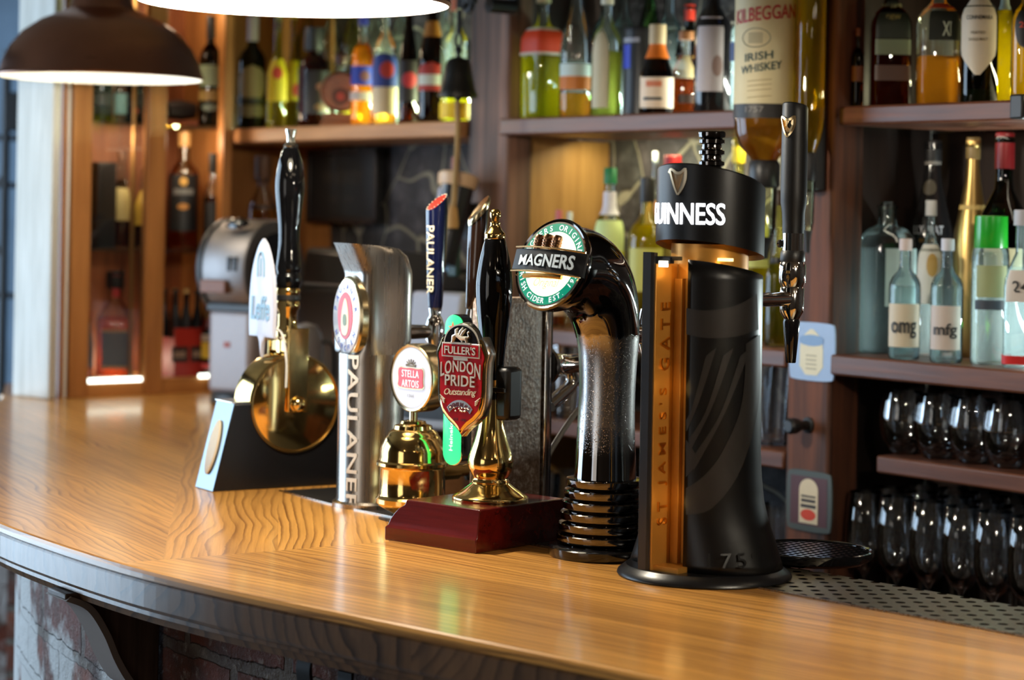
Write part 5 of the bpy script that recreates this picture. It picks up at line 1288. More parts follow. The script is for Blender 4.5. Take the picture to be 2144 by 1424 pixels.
for i, (px, w, gk, lb) in enumerate([(640, 44, 'yellow', 'tall pale yellow bottle in the rear row above the black stopper'), (690, 46, 'clear', 'tall clear bottle in the rear row behind the barrel decanter'), (735, 46, 'yellow', 'yellow-green bottle in the rear row between the barrel decanter and blue label'), (782, 52, 'clear', 'clear bottle in the rear row between the blue-labelled bottles'), (835, 46, 'aqua', 'pale aqua bottle in the rear row behind the brown bottles'), (925, 46, 'aqua', 'pale aqua bottle in the rear row beside the bell')]):
    bottle(lb, px, w, -30, ZU, .205, 'wine', gk, c_(120, 130, 60) if i % 2 == 0 else c_(40, 60, 60), 'olive' if gk == 'yellow' else 'clear', 130, group='rear row of the shelf beside the pine cabinet')

# --- middle upper shelf
G2 = 'bottles on the shelf behind the inverted bottle'
bottle('square bottle of yellow spirit with orange-red band around its shoulder', 1134, 88, -20, ZU, .052, 'spirit', 'clear', c_(200, 190, 150), 'yellow', 118, [(66, 112, 120, c_(222, 66, 24)), (60, 66, 120, c_(214, 206, 190)), (112, 118, 120, c_(214, 206, 190))], sq=.42, yaw=38, group=G2)
bottle('clear cone-shouldered bottle with white and orange label and amber foot', 1204, 70, -40, ZU, .07, 'champ', 'clear', c_(210, 220, 220), 'whisky', 196, [(52, 128, 40, glass('printed_glass', (.72, .60, .58), (.5, .4, .4)), 'rect', -8), (136, 162, 66, c_(214, 232, 228)), (162, 190, 66, c_(216, 124, 40))], group=G2)
bottle('clear bottle with tall narrow cream label and olive spirit', 1268, 66, -16, ZU, .07, 'spirit', 'clear', c_(220, 216, 190), 'olive', 108, [(62, 228, 34, c_(204, 192, 156), 'arch', -26)], group=G2)
bottle('round black card tube with a blue stripe among the clear bottles', 1342, 80, 60, ZU, .10, 'tube', 'card', None, None, None, [(96, 146, 16, c_(20, 50, 190), 'rect', -52), (82, 92, 30, c_(160, 160, 170), 'rect', -38)], cat='tube', name='bottle_tube', group=G2)
bottle('tall green bottle standing behind the black card tube', 1356, 58, -60, ZU, .205, 'champ', 'green', c_(30, 70, 30), None, None, [(120, 220, 60, BLACKM)], group=G2)
bottle('squat cone bottle with cream label and orange ribbon on its neck', 1374, 74, 52, ZU, .052, 'cone', 'brown', c_(196, 172, 130), 'dark', 150, [(164, 228, 66, c_(232, 206, 176)), (172, 184, 26, c_(214, 120, 80), 'rect', -10), (206, 212, 30, INK, 'rect', -14), (92, 124, 84, c_(222, 112, 24))], cap_h=.22, capr=1.25, group=G2)
bottle('squat dark bottle with clear glinting shoulders beside the lilac-labelled bottle', 1434, 60, 66, ZU, .112, 'squat', 'clear', c_(150, 96, 50), 'dark', 166, [(200, 218, 30, c_(66, 44, 30))], group=G2)
bottle('tall black bottle with a long pale lilac label on the middle upper shelf', 1490, 78, -60, ZU, .07, 'wine', 'black', c_(30, 20, 20), None, None, [(38, 194, 44, c_(196, 184, 182), 'rect', -10), (118, 164, 16, c_(150, 120, 110), 'oval', 14)], group=G2)
bottle('dark bottle with a red cap in the rear row of the middle shelf', 1440, 56, 10, ZU, .205, 'wine', 'dkgreen', c_(206, 52, 28), None, None, [(120, 200, 60, c_(190, 150, 60))], cap_h=.14, group=G2)
bottle('clear bottle half hidden behind the inverted bottle label', 1552, 52, -30, ZU, .06, 'spirit', 'aqua', c_(60, 80, 140), 'clear', 60, [(90, 130, 70, c_(60, 80, 130))], group=G2)
for i, (px, lb) in enumerate([(1264, 'clear bottle in the rear row behind the cone-shouldered bottle'), (1302, 'clear bottle in the rear row between the cream-labelled bottle and the black tube'), (1398, 'clear bottle in the rear row left of the red-capped one')]):
    bottle(lb, px, 60, -40, ZU, .205, 'spirit', 'aqua', c_(170, 190, 190), 'clear', 40, group=G2)

# --- right upper shelf
G3 = 'whisky bottles on the dark upper shelf'
bottle('small dark amber bottle at the near-black end of the upper right shelf', 1794, 26, 60, ZU, .04, 'spirit', 'brown', c_(120, 60, 30), 'dark', 100, [(140, 172, 60, c_(120, 64, 34))], group=G3)
bottle('square dark bottle with dark green label over a pale green one', 1862, 96, -60, ZU, .085, 'spirit', 'amber', BLACKM, 'dark', -10, [(4, 84, 42, c_(24, 32, 22), 'rect', 0), (86, 118, 42, c_(104, 116, 92)), (140, 172, 40, c_(70, 46, 36))], sq=.4, yaw=8, txt=[('TULLAMORE', 16, 56, 12, c_(120, 116, 80)), ('DEW', 40, 30, 11, c_(120, 108, 50))], group=G3)
bottle('square clear bottle of amber whisky with a dark label in Roman numerals', 1962, 100, -70, ZU, .085, 'spirit', 'clear', BLACKM, 'whisky', 120, [(26, 88, 30, c_(26, 32, 26), 'rect', 12), (10, 20, 40, c_(186, 60, 26), 'rect', 0)], sq=.4, yaw=10, txt=[('XIII', 64, 30, 30, c_(190, 200, 190), 18)], group=G3)
bottle('dark bottle with a big pointed cream label on the upper right shelf', 2048, 78, -80, ZU, .06, 'spirit', 'dkgreen', BLACKM, 'gold', 190, [(-6, 160, 64, c_(206, 194, 172), 'shield', -4)], txt=[('CONNEMARA', 40, 58, 9, INK, 0), ('PEATED', 72, 30, 6, c_(110, 96, 70), -4), ('SINGLE MALT', 86, 40, 6, c_(110, 96, 70), -4)], group=G3)
bottle('yellow-green bottle between the cream-labelled and the black-oval bottles', 2100, 44, -60, ZU, .12, 'wine', 'yellow', c_(200, 200, 160), 'yellow', -20, [(-10, 22, 60, c_(170, 190, 176))], group=G3)
bottle('yellow bottle with a black oval label at the right end of the upper shelf', 2146, 62, -60, ZU, .06, 'spirit', 'yellow', BLACKM, 'gold', -20, [(4, 106, 46, c_(24, 20, 16), 'oval')], txt=[('21', 55, 18, 12, c_(200, 60, 30), -10)], group=G3)

# --- right lower shelf: gins, champagne, wine
G4 = 'bottles on the shelf beyond the blue coaster'
bottle('big square clear gin bottle with pale label and heavy glass shoulders, nearest the post', 1853, 116, 424, ZL, .106, 'low', 'aqua', GL['clear'], 'clear', 520, [(520, 640, 34, c_(176, 200, 198), 'rect', 26)], sq=.36, yaw=24, txt=[('BOTAN', 574, 42, 10, c_(90, 110, 112), 24)], cap_h=.22, capr=.7, group=G4)
bottle('slim clear bottle with cream lower label, nearer the blue coaster of two alike', 1892, 66, 500, ZL, .022, 'spirit', 'aqua', c_(206, 190, 184), 'clear', 600, [(636, 726, 66, c_(206, 192, 166), 'rect', -4)], txt=[('omg', 690, 56, 34, INK, -2)], group=G4)
bottle('slim clear bottle with cream lower label, nearer the green-capped bottle of two alike', 1980, 68, 500, ZL, .03, 'spirit', 'aqua', c_(206, 206, 214), 'clear', 600, [(640, 732, 60, c_(200, 186, 176), 'rect', -6)], txt=[('mfg', 692, 52, 32, INK, -4)], group=G4)
bottle('clear bottle with white and gold label between the two slim cream-labelled ones', 1944, 58, 420, ZL, .115, 'spirit', 'clear', c_(200, 200, 200), 'clear', 560, [(512, 636, 60, c_(214, 214, 204)), (530, 580, 22, c_(196, 160, 90), 'oval', 8)], group=G4)
bottle('round clear gin bottle with tall bright green cap', 2070, 78, 452, ZL, .06, 'low', 'clear', plain('green_cap', srgb(30, 160, 40), .25, 0, .5), 'clear', 560, [(556, 622, 50, c_(150, 158, 110), 'rect', 6), (628, 648, 54, c_(44, 54, 66), 'rect', 6)], cap_h=.22, capr=1.9, group=G4)
t24 = bottle('clear gin bottle with a white numbered label and red foot at the frame edge', 2136, 86, 440, ZL, .05, 'squat', 'aqua', c_(190, 190, 196), 'clear', 560, [(566, 632, 40, c_(226, 220, 214), 'rect', -2), (744, 762, 170, c_(206, 20, 20))], sq=.45, txt=[('24', 600, 34, 24, INK, -4)], group=G4)
bottle('black champagne-shaped bottle with silver neck band and white lettering', 1946, 96, 294, ZL, .20, 'champ', 'black', BLACKM, None, None, [(334, 346, 80, c_(120, 116, 110)), (376, 410, 34, c_(60, 52, 34), 'oval', -14)], txt=[('LLY PRAT', 482, 66, 18, c_(170, 170, 176), -10), ('BRUT', 504, 34, 7, c_(150, 110, 40), -10)], group=G4)
bottle('gold champagne-shaped bottle with a pale band behind the slim cream-labelled bottles', 2030, 78, 288, ZL, .165, 'champ', 'gold', c_(120, 100, 60, .4), None, None, [(430, 440, 80, c_(210, 180, 110))], group=G4)
bottle('dark wine bottle with a deep red capsule behind the green cap', 2096, 100, 278, ZL, .15, 'wine', 'dkgreen', c_(110, 18, 22, .35), None, None, [(520, 600, 50, c_(196, 186, 150))], cap_h=.16, group=G4)

# --- middle lower shelf
G5 = 'bottles under the middle shelf'
bottle('clear bottle with green pourer tip and pale lit label behind the cider lens', 1272, 66, 352, ZL, .10, 'spirit', 'aqua', c_(20, 120, 70), 'yellow', 520, [(462, 526, 66, c_(206, 224, 150)), (526, 545, 66, c_(200, 196, 50)), (402, 450, 80, c_(210, 206, 214))], cap_h=.10, group=G5)
bottle('pale yellow bottle with a black pourer left of the stout tower', 1350, 78, 372, ZL, .10, 'spirit', 'yellow', BLACKM, 'yellow', 470, [(520, 610, 60, c_(190, 186, 90))], cap_h=.16, group=G5)
bottle('clear bottle with a red cap rising behind the stout tower head', 1402, 72, 326, ZL, .17, 'spirit', 'clear', c_(170, 24, 28), 'gold', 470, [(520, 610, 60, c_(200, 180, 120))], cap_h=.09, capr=1.4, group=G5)
bottle('slim clear bottle with a silver spout beside the red-capped bottle', 1366, 44, 318, ZL, .19, 'spirit', 'clear', c_(200, 206, 214), 'clear', 470, [(420, 480, 70, c_(170, 120, 80))], cap_h=.16, capr=.7, group=G5)
bottle('clear bottle with yellow neck and orange collar between the tower and its tap', 1540, 66, 288, ZL, .17, 'wine', 'yellow', c_(222, 196, 30), 'olive', 420, [(318, 340, 88, c_(236, 140, 24)), (480, 580, 60, c_(206, 210, 140))], cap_h=.13, group=G5)
bottle('pale yellow-green bottle close behind the stout tower on the shelf', 1578, 62, 354, ZL, .11, 'spirit', 'yellow', c_(200, 210, 170), 'yellow', 430, [(470, 560, 60, c_(216, 222, 130))], group=G5)
bottle('long-necked olive bottle under the inverted bottle with a pale shoulder band', 1626, 54, 398, ZL, .06, 'long', 'yellow', c_(60, 40, 20), 'olive', 540, [(540, 552, 88, BLACKM)], group=G5)
bottle('small bottle with a pinkish top above the cider font head', 1166, 34, 440, ZL, .06, 'spirit', 'clear', c_(206, 110, 116), 'orange', 560, [(600, 660, 60, c_(220, 190, 150))], group=G5)
bottle('small clear bottle with a pale cap right of the pink-topped one', 1189, 30, 444, ZL, .10, 'spirit', 'clear', c_(196, 206, 204), 'clear', 560, [(600, 660, 60, c_(200, 206, 190))], group=G5)
bottle('short clear bottle with an amber drink low behind the chrome tap', 1150, 36, 640, ZL, .06, 'low', 'clear', c_(190, 196, 196), 'whisky', 664, [], group=G5)

# --- pine cabinet
G6 = 'bottles in the pine cabinet'
def cb(label, *a, **k): return bottle(label, *a, cab=True, group=G6, **k)
WBK = wood('box_black', srgb(10, 10, 12), srgb(24, 24, 26), .4)
P = oncab(209, 510, .10); t = thing('gift_box', 'tall black gift box on the middle glass shelf of the pine cabinet', 'box', (P.x, P.y, zg + .0005), CA); kk = F / P.y
MB().box(-20 / kk, 22 / kk, -.03, .03, 0, 176 / kk).build('carton', WBK, t, bevel=.001); MB().box(-20.4 / kk, 22.4 / kk, -.0304, .0304, 176 / kk, 180 / kk).build('lid', WBK, t, bevel=.0008)
cb('whisky bottle with tan label next to the black gift box in the cabinet', 252, 46, 316, zg, .10, 'squat', 'clear', c_(90, 56, 36), 'dark', 376, [(394, 462, 58, c_(196, 174, 110))], sq=.7)
cb('bottle with yellow label half hidden by the middle stile of the cabinet', 300, 42, 352, zg, .10, 'squat', 'clear', c_(120, 70, 40), 'dark', 400, [(400, 472, 60, c_(206, 166, 60))])
cb('large clear-shouldered bottle with a black label behind the cabinet pane', 382, 68, 276, zg, .11, 'spirit', 'clear', c_(150, 110, 60), 'red', 372, [(366, 484, 56, c_(14, 14, 16)), (372, 390, 14, c_(196, 150, 70), 'oval'), (426, 440, 20, c_(180, 124, 54), 'oval'), (396, 408, 34, c_(110, 110, 108))], cap_h=.13)
cb('small bottle with black and orange cap near the right stile of the cabinet', 443, 36, 322, zg, .035, 'squat', 'clear', c_(24, 20, 18), 'dark', 412, [(424, 480, 52, c_(20, 18, 18))], cap_h=.2)
cb('big square amber bottle with slate grey label on the lit cabinet floor', 238, 88, 568, BAR + .031, .11, 'squat', 'clear', c_(22, 20, 22), 'red', 664, [(694, 764, 33, c_(74, 78, 84), 'rect', 0), (688, 694, 36, c_(170, 130, 70)), (764, 770, 36, c_(170, 130, 70)), (576, 622, 26, c_(200, 40, 40), 'rect', 0)], sq=.42, yaw=6, cap_h=.16)
cb('narrow bottle with grey-blue label at the left corner of the cabinet floor', 184, 20, 650, BAR + .031, .06, 'squat', 'clear', c_(160, 60, 30), 'orange', 690, [(676, 770, 80, c_(88, 100, 112))])
cb('small bottle with yellow label beside the grey machine in the cabinet', 434, 26, 600, BAR + .031, .035, 'spirit', 'clear', c_(90, 70, 50), 'dark', 690, [(716, 750, 80, c_(222, 186, 60)), (700, 714, 80, c_(180, 170, 160)), (760, 772, 80, c_(196, 70, 70))])
# red bottle carrier
P = oncab(376, 792, .11); t = thing('bottle_carrier', 'red cardboard six-bottle carrier on the cabinet floor', 'carrier', (P.x, P.y, BAR + .031), CA); kk = F / P.y
RC = plain('red_card', srgb(160, 34, 22), .5)
MB().box(-42 / kk, 44 / kk, -.055, -.052, 0, 100 / kk).box(-42 / kk, 44 / kk, .052, .055, 0, 100 / kk).box(-42 / kk, -40 / kk, -.052, .052, 0, 80 / kk).box(42 / kk, 44 / kk, -.052, .052, 0, 118 / kk).box(-40 / kk, 42 / kk, -.052, .052, 0, .003).build('card_case', RC, t)
for x in (-30, 14): 
    MB().box((x - 18) / kk, (x + 20) / kk, -.0565, -.0553, 30 / kk, 62 / kk).build('printed_panel', c_(38, 26, 24), t)
    m = MB(); text_on(m, 'oooo', 26 / kk, 14 / kk, flat_fn(-.0566, x / kk, 46 / kk), .02, .01); m.build('print', c_(170, 140, 120), t)
for i in range(3):
    for j in range(2):
        x = (-26 + 26 * i) / kk; y = (-.026, .026)[j]; q = P + CU * x + CW * y
        tb = thing('beer_bottle', 'small dark beer bottle standing in the red cardboard carrier', 'bottle', (q.x, q.y, BAR + .0345), CA, 'bottles in the red carrier')
        MB().lathe([(.0125, 0), (.0128, .004), (.0128, 110 / kk), (.006, 140 / kk), (.0056, 166 / kk), (.0066, 167 / kk), (.0066, 172 / kk)], 16).build('glass_body', GL['black'], tb); MB().lathe([(.007, 168 / kk), (.0073, 172 / kk), (.006, 176 / kk)], 16).build('crown_cap', c_(196, 160, 100) if i == 1 else c_(20, 18, 20), tb)
# upper cabinet shelf
cb('dark green bottle with pale green label on the top glass shelf of the cabinet', 438, 46, 34, zg2, .04, 'spirit', 'dkgreen', BLACKM, 'dark', 60, [(138, 182, 66, c_(150, 168, 140)), (190, 212, 66, c_(150, 120, 66)), (218, 234, 40, c_(96, 104, 90), 'oval')], cap_h=.2)
cb('dark bottle with orange foot on the top glass shelf, left of the aqua one', 212, 46, 60, zg2, .11, 'spirit', 'brown', BLACKM, 'orange', 226, [(196, 222, 60, c_(40, 34, 36))])
cb('pale aqua bottle on the top glass shelf between two dark ones', 252, 26, 40, zg2, .09, 'spirit', 'aqua', c_(170, 190, 190), 'clear', 120, [(196, 240, 80, c_(110, 146, 150))])
cb('dark bottle with red dot behind the middle stile on the top glass shelf', 282, 40, 60, zg2, .11, 'spirit', 'brown', BLACKM, 'dark', 120, [(196, 224, 60, c_(30, 26, 28)), (226, 240, 18, c_(196, 50, 30), 'oval')])
P = oncab(376, 262, .12); t = thing('cask_decanter', 'dark cask-shaped decanter on a reddish base on the top glass shelf', 'decanter', (P.x, P.y, zg2 + .0005), CA); kk = F / P.y
MB().lathe([(.001, -.035), (.018, -.035), (.024, -.0), (.018, .035), (.001, .035)], 28, T=lambda v: Vector((v.z, v.x, .014 + .024 + v.y))).build('cask', c_(30, 20, 20), t)
MB().box(-.036, .036, -.024, .024, 0, .014).build('base', wood('base_red', srgb(130, 60, 36), srgb(190, 110, 80), .4, axis='X'), t, bevel=.002)
# decanter behind the coffee machine
bottle('cork-topped clear decanter of whisky behind the grey machine', 548, 60, 326, 1.375, .10, 'squat', 'clear', c_(90, 60, 40), 'whisky', 430, [(430, 438, 60, c_(60, 40, 24))], cap_h=.2, capr=1.3)
o = wbox('shelf', W_LEFTX, -2.02, -1.66, .02, .256, 1.352, 1.3745, .002); tag(o, 'small timber shelf under the cork-topped decanter behind the grey machine', 'shelf')

# ================================================================== inverted whiskey bottles on optics
def inverted(label, px, w, y_lo, off, gk, liqk, labm=None):
    P = onwall(px, 300, off); Y = P.y; k = F / Y; R = w / 2 / k; zl = EYE - ab(px, y_lo)[1] * Y
    t = thing('inverted_bottle', label, 'bottle', (P.x, P.y, zl), atan2(-P.x, P.y), 'inverted bottles on wall optics')
    H = .36
    pr = [(R * .36, 0), (R * .40, .004), (R * .46, .012), (R * .78, .028), (R * .95, .050), (R, .075), (R, H - .012), (R * .9, H)]
    MB().lathe(pr, 40).build('glass_body', GL[gk], t, sharp=50)
    MB().lathe([(r * .95 - .0003, z + .003) for r, z in pr[:-2]] + [(R * .95, H - .03)], 40).build('drink', LQ[liqk], t, sharp=50)
    MB().lathe([(R * .44, -.036), (R * .50, -.032), (R * .50, .0), (R * .42, .008)], 28).build('optic_collar', BLACKM, t)
    MB().lathe([(R * .30, -.115), (R * .40, -.10), (R * .42, -.036)], 24).build('measure_glass', glass('measure_glass', (.9, .92, .72), (.55, .55, .25)), t)
    MB().lathe([(R * .16, -.15), (R * .2, -.13), (R * .32, -.115)], 20).build('optic_spout', BLACKM, t)
    return t, R, k, P
t, R, k, P = inverted('inverted whiskey bottle with cream label and red lettering hanging from a black optic', 1601, 132, 346, -.088, 'clear', 'whisky')
LAB = plain('aged_cream_label', srgb(206, 192, 150), .55)
def wrap_lab(z0, z1, h0, h1, m_, lift, nm='paper_label'):
    vs = []; fs_ = []
    for a_ in range(3):
        z = z0 + (z1 - z0) * a_ / 2
        for j in range(25): q = radians(h0 + (h1 - h0) * j / 24); vs.append(((R + lift) * sin(q), -(R + lift) * cos(q), z))
    for a_ in range(2):
        for j in range(24): fs_.append((a_ * 25 + j, a_ * 25 + j + 1, a_ * 25 + j + 26, a_ * 25 + j + 25))
    MB().add(vs, fs_).build(nm, m_, t, recalc=False)
zy = lambda y: (346 - y) / k
wrap_lab(zy(222), .31, -82, 66, LAB, .0008)
wrap_lab(zy(250), zy(220), -82, 66, plain('dark_label_band', srgb(34, 32, 32), .5), .0009, 'label_band')
def wt_(s, yc, w, h, mt, az, rise=.12, nm='label_lettering'):
    m = MB(); text_on(m, s, w / k, h / k, lambda x, y, d: cyl_fn(R + .0015, zy(yc), radians(az))(x, y + x * rise, d), .02, .003); m.build(nm, mt, t)
wt_('KILBEGGAN', 33, 148, 30, c_(176, 44, 44), -4, .10); wt_('IRISH', 122, 62, 17, c_(44, 70, 66), -14, .12); wt_('WHISKEY', 145, 92, 17, c_(44, 70, 66), -10, .14)
m = MB()
for a_ in range(28):
    q0, q1 = 2 * pi * a_ / 28, 2 * pi * (a_ + 1) / 28
    m.tube([cyl_fn(R + .0008, zy(84), radians(-20))(.024 * cos(q), .015 * sin(q), 0) for q in (q0, q1)], .0008, 5)
m.build('oval_print', c_(110, 106, 90), t)
m = MB()
for i in range(8): m.tube([cyl_fn(R + .0008, zy(84), radians(-20))(x, -.008 + .0022 * i, 0) for x in (-.012, -.004, .004, .012)], .0005, 5)
m.build('vignette_print', c_(120, 114, 96), t)
m = MB()
for i, y in enumerate((172, 182, 192, 206)): m.tube([cyl_fn(R + .0008, zy(y), radians(-12))(x, x * .08, 0) for x in (-.02, -.01, 0, .01, .02)], .0006, 5)
m.build('small_print', c_(150, 132, 96), t)
m = MB(); text_on(m, '1757', 40 / k, 12 / k, cyl_fn(R + .0016, zy(232), radians(-20)), .0, .003); m.build('band_lettering', c_(140, 136, 130), t)
t, R, k, P = inverted('second inverted amber bottle half hidden behind the cream-labelled one', 1694, 64, 330, -.062, 'clear', 'gold')
# black optic rail on the post
s0 = ws(1714, 200); o = wbox('optic_rail', BLACKM, s0 - .014, s0 + .022, -.035, -.001, EYE - ab(1716, 402)[1] * 3.42, 2.25, .006); tag(o, 'black plastic optic bracket rail fixed to the coaster post', 'bracket')
for z in (0,):
    MB().box(-.05, .012, -.03, -.004, .12, .15).build('clamp_arm', BLACKM, o, bevel=.003)

# ================================================================== things on the posts
def onpost(px, py): return onwall(px, py, 0.0)
def coaster(label, px, py, hw, hh, mat, extra):
    p = onpost(px, py); p = p - WW * .0025; t = thing('coaster', label, 'coaster', tuple(p), WA)
    ol = smooth_closed([(-hw, -hh * .86), (-hw, hh * .86), (-hw * .84, hh), (hw * .84, hh), (hw, hh * .86), (hw, -hh * .86), (hw * .84, -hh), (-hw * .84, -hh)], 2)
    MB().prism(ol, -.0018, .0018).build('card', mat, t); extra(t); return t
def ex1(t):
    MB().prism(smooth_closed([(-.026, -.038), (-.026, .018), (-.012, .030), (0, .038), (.012, .030), (.026, .018), (.026, -.038)], 1), -.0024, -.0018).build('print_panel', c_(232, 222, 190), t)
    MB().prism(smooth_closed([(-.027, .012), (-.027, .024), (0, .028), (.027, .024), (.027, .012), (0, .008)], 1), -.0028, -.0023).build('print_band', c_(130, 164, 206), t)
    m = MB()
    for i in range(4): m.box(-.012, .012, -.0027, -.0023, -.008 - .007 * i, -.005 - .007 * i)
    m.build('print_lines', c_(190, 180, 150), t)
coaster('pale blue coaster with cream panel pinned to the reddish post', 1703, 736, .051, .047, c_(164, 190, 226), ex1)
def ex2(t):
    MB().prism([(-.041, -.039), (-.041, .039), (.041, .039), (.041, -.039)], -.0022, -.0017).build('print_field', c_(84, 48, 52), t)
    MB().prism([(-.021, -.036)] + [(.021 * cos(a_), .018 + .018 * sin(a_)) for a_ in [pi - pi * i / 10 for i in range(11)]] + [(.021, -.036)], -.0026, -.0021).build('print_panel', c_(224, 206, 172), t)
    MB().prism(ell(.017, .009, 24, 0, -.022), -.003, -.0025).build('print_oval', c_(214, 66, 34), t)
    m = MB(); m.box(-.016, .016, -.003, -.0025, .006, .009); m.box(-.016, .016, -.003, -.0025, -.002, .003); m.box(-.017, .017, -.003, -.0025, -.011, -.0055); m.build('print_lines', c_(60, 50, 46), t)
coaster('dark-bordered coaster with bottle print and red oval low on the reddish post', 1697, 1049, .051, .049, c_(74, 80, 76), ex2)
p = onpost(1693, 890); t = thing('coat_peg', 'black turned knob on the reddish post between the two coasters', 'knob', tuple(p), WA)
MB().lathe([(.008, 0), (.0075, .02), (.011, .024), (.013, .032), (.013, .042), (.009, .047)], 24, T=lambda v: Vector((v.x, -v.z, v.y))).build('knob_head', BLACKM, t); MB().lathe([(.013, 0), (.013, .003), (.009, .005)], 24, T=lambda v: Vector((v.x, -v.z, v.y))).build('knob_rose', IRON, t)
# can-shaped sign on the weathered post
p = onpost(1004, 372); p = p - WW * .05; t = thing('wall_can', 'black tapered can-shaped sign with cream rim hung on the weathered post', 'sign', (p.x, p.y, p.z), WA + radians(12)); k = F / p.y
T_ = Matrix.Rotation(radians(-14), 4, 'X')
MB().lathe([(.026, -.175), (.027, -.172), (.034, -.012), (.0345, -.008)], 36, T=T_).build('can_body', plain('can_black', srgb(26, 28, 34), .3, 0, .3), t)
MB().lathe([(.0345, -.022), (.038, -.018), (.040, 0), (.037, .004), (.032, .002), (.031, -.003)], 36, T=T_, cap0=False, cap1=False).build('cream_rim', c_(214, 178, 140, .4), t)
MB().lathe([(.032, -.002), (.001, -.001)], 36, T=T_, cap0=False).build('lid_face', c_(34, 40, 34), t)
MB().prism(ell(.012, .012, 20), -.001, .0, T=T_ @ Matrix.Rotation(pi / 2, 4, 'X')).build('green_mark', c_(60, 110, 64), t)
MB().box(-.012, .012, .02, .052, -.12, -.05).build('mount', IRON, t)
m = MB(); v_ = [(-24 + 8 * i) for i in range(3)]
m.loft([[((.0348 - .0078 * f_) * sin(q), -(.0348 - .0078 * f_) * cos(q), -.03 - .12 * f_) for q in [radians(-62 + 6 * j) for j in range(9)]] for f_ in (0, .5, 1)], T=T_, closed=False); m.build('grey_panel', c_(140, 152, 176, .35), t)
# bell on its iron bracket
p = onwall(960, 120, -.10); k = F / p.y
t = thing('pub_bell', 'dark hanging pub bell with a rope below its iron bracket', 'bell', (p.x, p.y, p.z), WA)
zz = lambda y: (120 - y) / k
MB().lathe([(41 / k, zz(204)), (42 / k, zz(200)), (37 / k, zz(188)), (31 / k, zz(160)), (27 / k, zz(135)), (22 / k, zz(125)), (10 / k, zz(120)), (.002, zz(119))], 36, cap0=False).build('bell_body', plain('dark_bronze', (.03, .028, .025), .4, .8), t)
MB().lathe([(33 / k, zz(201)), (26 / k, zz(185)), (20 / k, zz(140)), (.002, zz(128))], 36, cap0=False).build('bell_inside', BLACKM, t)
MB().lathe([(.004, zz(120)), (.005, zz(112)), (.008, zz(105)), (.004, zz(96))], 14).build('crown_knob', IRON, t)
MB().tube([(.0105 * cos(a_), 0, zz(84) + .0135 * sin(a_)) for a_ in [2 * pi * i / 16 for i in range(17)]], .003, 8).build('shackle', IRON, t)
MB().tube([(.0, 0, zz(70)), (0, 0, zz(20))], .005, 8).build('hanger', IRON, t)
MB().tube([(0, 0, zz(128)), (0, 0, zz(206))], .0022, 6).build('clapper_rod', IRON, t); MB().lathe([(.001, zz(214)), (.006, zz(209)), (.006, zz(204)), (.001, zz(200))], 12).build('clapper', IRON, t)
MB().tube(spl([(0, 0, zz(212)), (-.001, .002, zz(300)), (-.005, .0, zz(400)), (-.012, 0, zz(470))], 8), [.0055] * 25, 8).build('rope', wood('rope_hemp', srgb(120, 92, 52), srgb(196, 160, 104), .8, 4), t)
MB().lathe([(.011, zz(478)), (.012, zz(470)), (.009, zz(440)), (.005, zz(425))], 14, T=Matrix.Translation((-.010, 0, 0))).build('rope_tassel', wood('rope_hemp_end', srgb(150, 110, 60), srgb(206, 160, 96), .8, 4), t)
t2 = thing('bell_bracket', 'black wrought iron scroll bracket holding the bell on the weathered post', 'bracket', (p.x, p.y, p.z), WA)
sp_ = [(.028 + .020 * (1 - i / 40) * cos(2 * pi * 1.6 * i / 30), -.0 + .0, zz(10) + .020 * (1 - i / 40) * sin(2 * pi * 1.6 * i / 30)) for i in range(31)]
MB().tube(sp_, .006, 8).build('scroll', IRON, t2)
MB().tube([(0, 0, zz(18)), (0, 0, zz(-60)), (.03, .06, zz(-60)), (.045, .098, zz(-60))], .006, 8).build('arm', IRON, t2)
MB().box(.03, .06, .088, .099, zz(8), zz(-110)).build('wall_plate', IRON, t2, bevel=.002)
MB().lathe([(.014, 0), (.014, .06)], 18, T=lambda v: Vector((.052 + v.x, .03 + v.z, zz(12) + v.y))).build('peg', IRON, t2)
# rolled blue banner / straws beside the rope
p = onwall(946, 470, -.07); k = F / p.y
t = thing('rolled_flag', 'rolled blue and red paper flag standing by the bell rope', 'flag', (p.x, p.y, p.z), WA)
MB().tube([(-.006, 0, -.09), (.0, 0, .075)], .006, 10).build('blue_roll', c_(96, 134, 160), t); MB().tube([(.0, 0, .0), (.004, 0, .13)], .005, 10).build('red_roll', c_(150, 92, 84), t); MB().box(-.004, .024, -.006, .006, -.1, -.03).build('dark_green_sleeve', c_(18, 50, 44), t, bevel=.003)
MB().box(-.004, .010, .006, .068, -.095, -.085).build('holder_arm', IRON, t)
# shelf bracket at the right edge
p = onwall(2138, 218, -.012); o = MB().box(-.012, .012, -.012, .006, -.022, .014).build('shelf_bracket', BLACKM, None, tuple(p), WA, .003); tag(o, 'small black bracket clipped on the dark upper shelf edge', 'bracket')

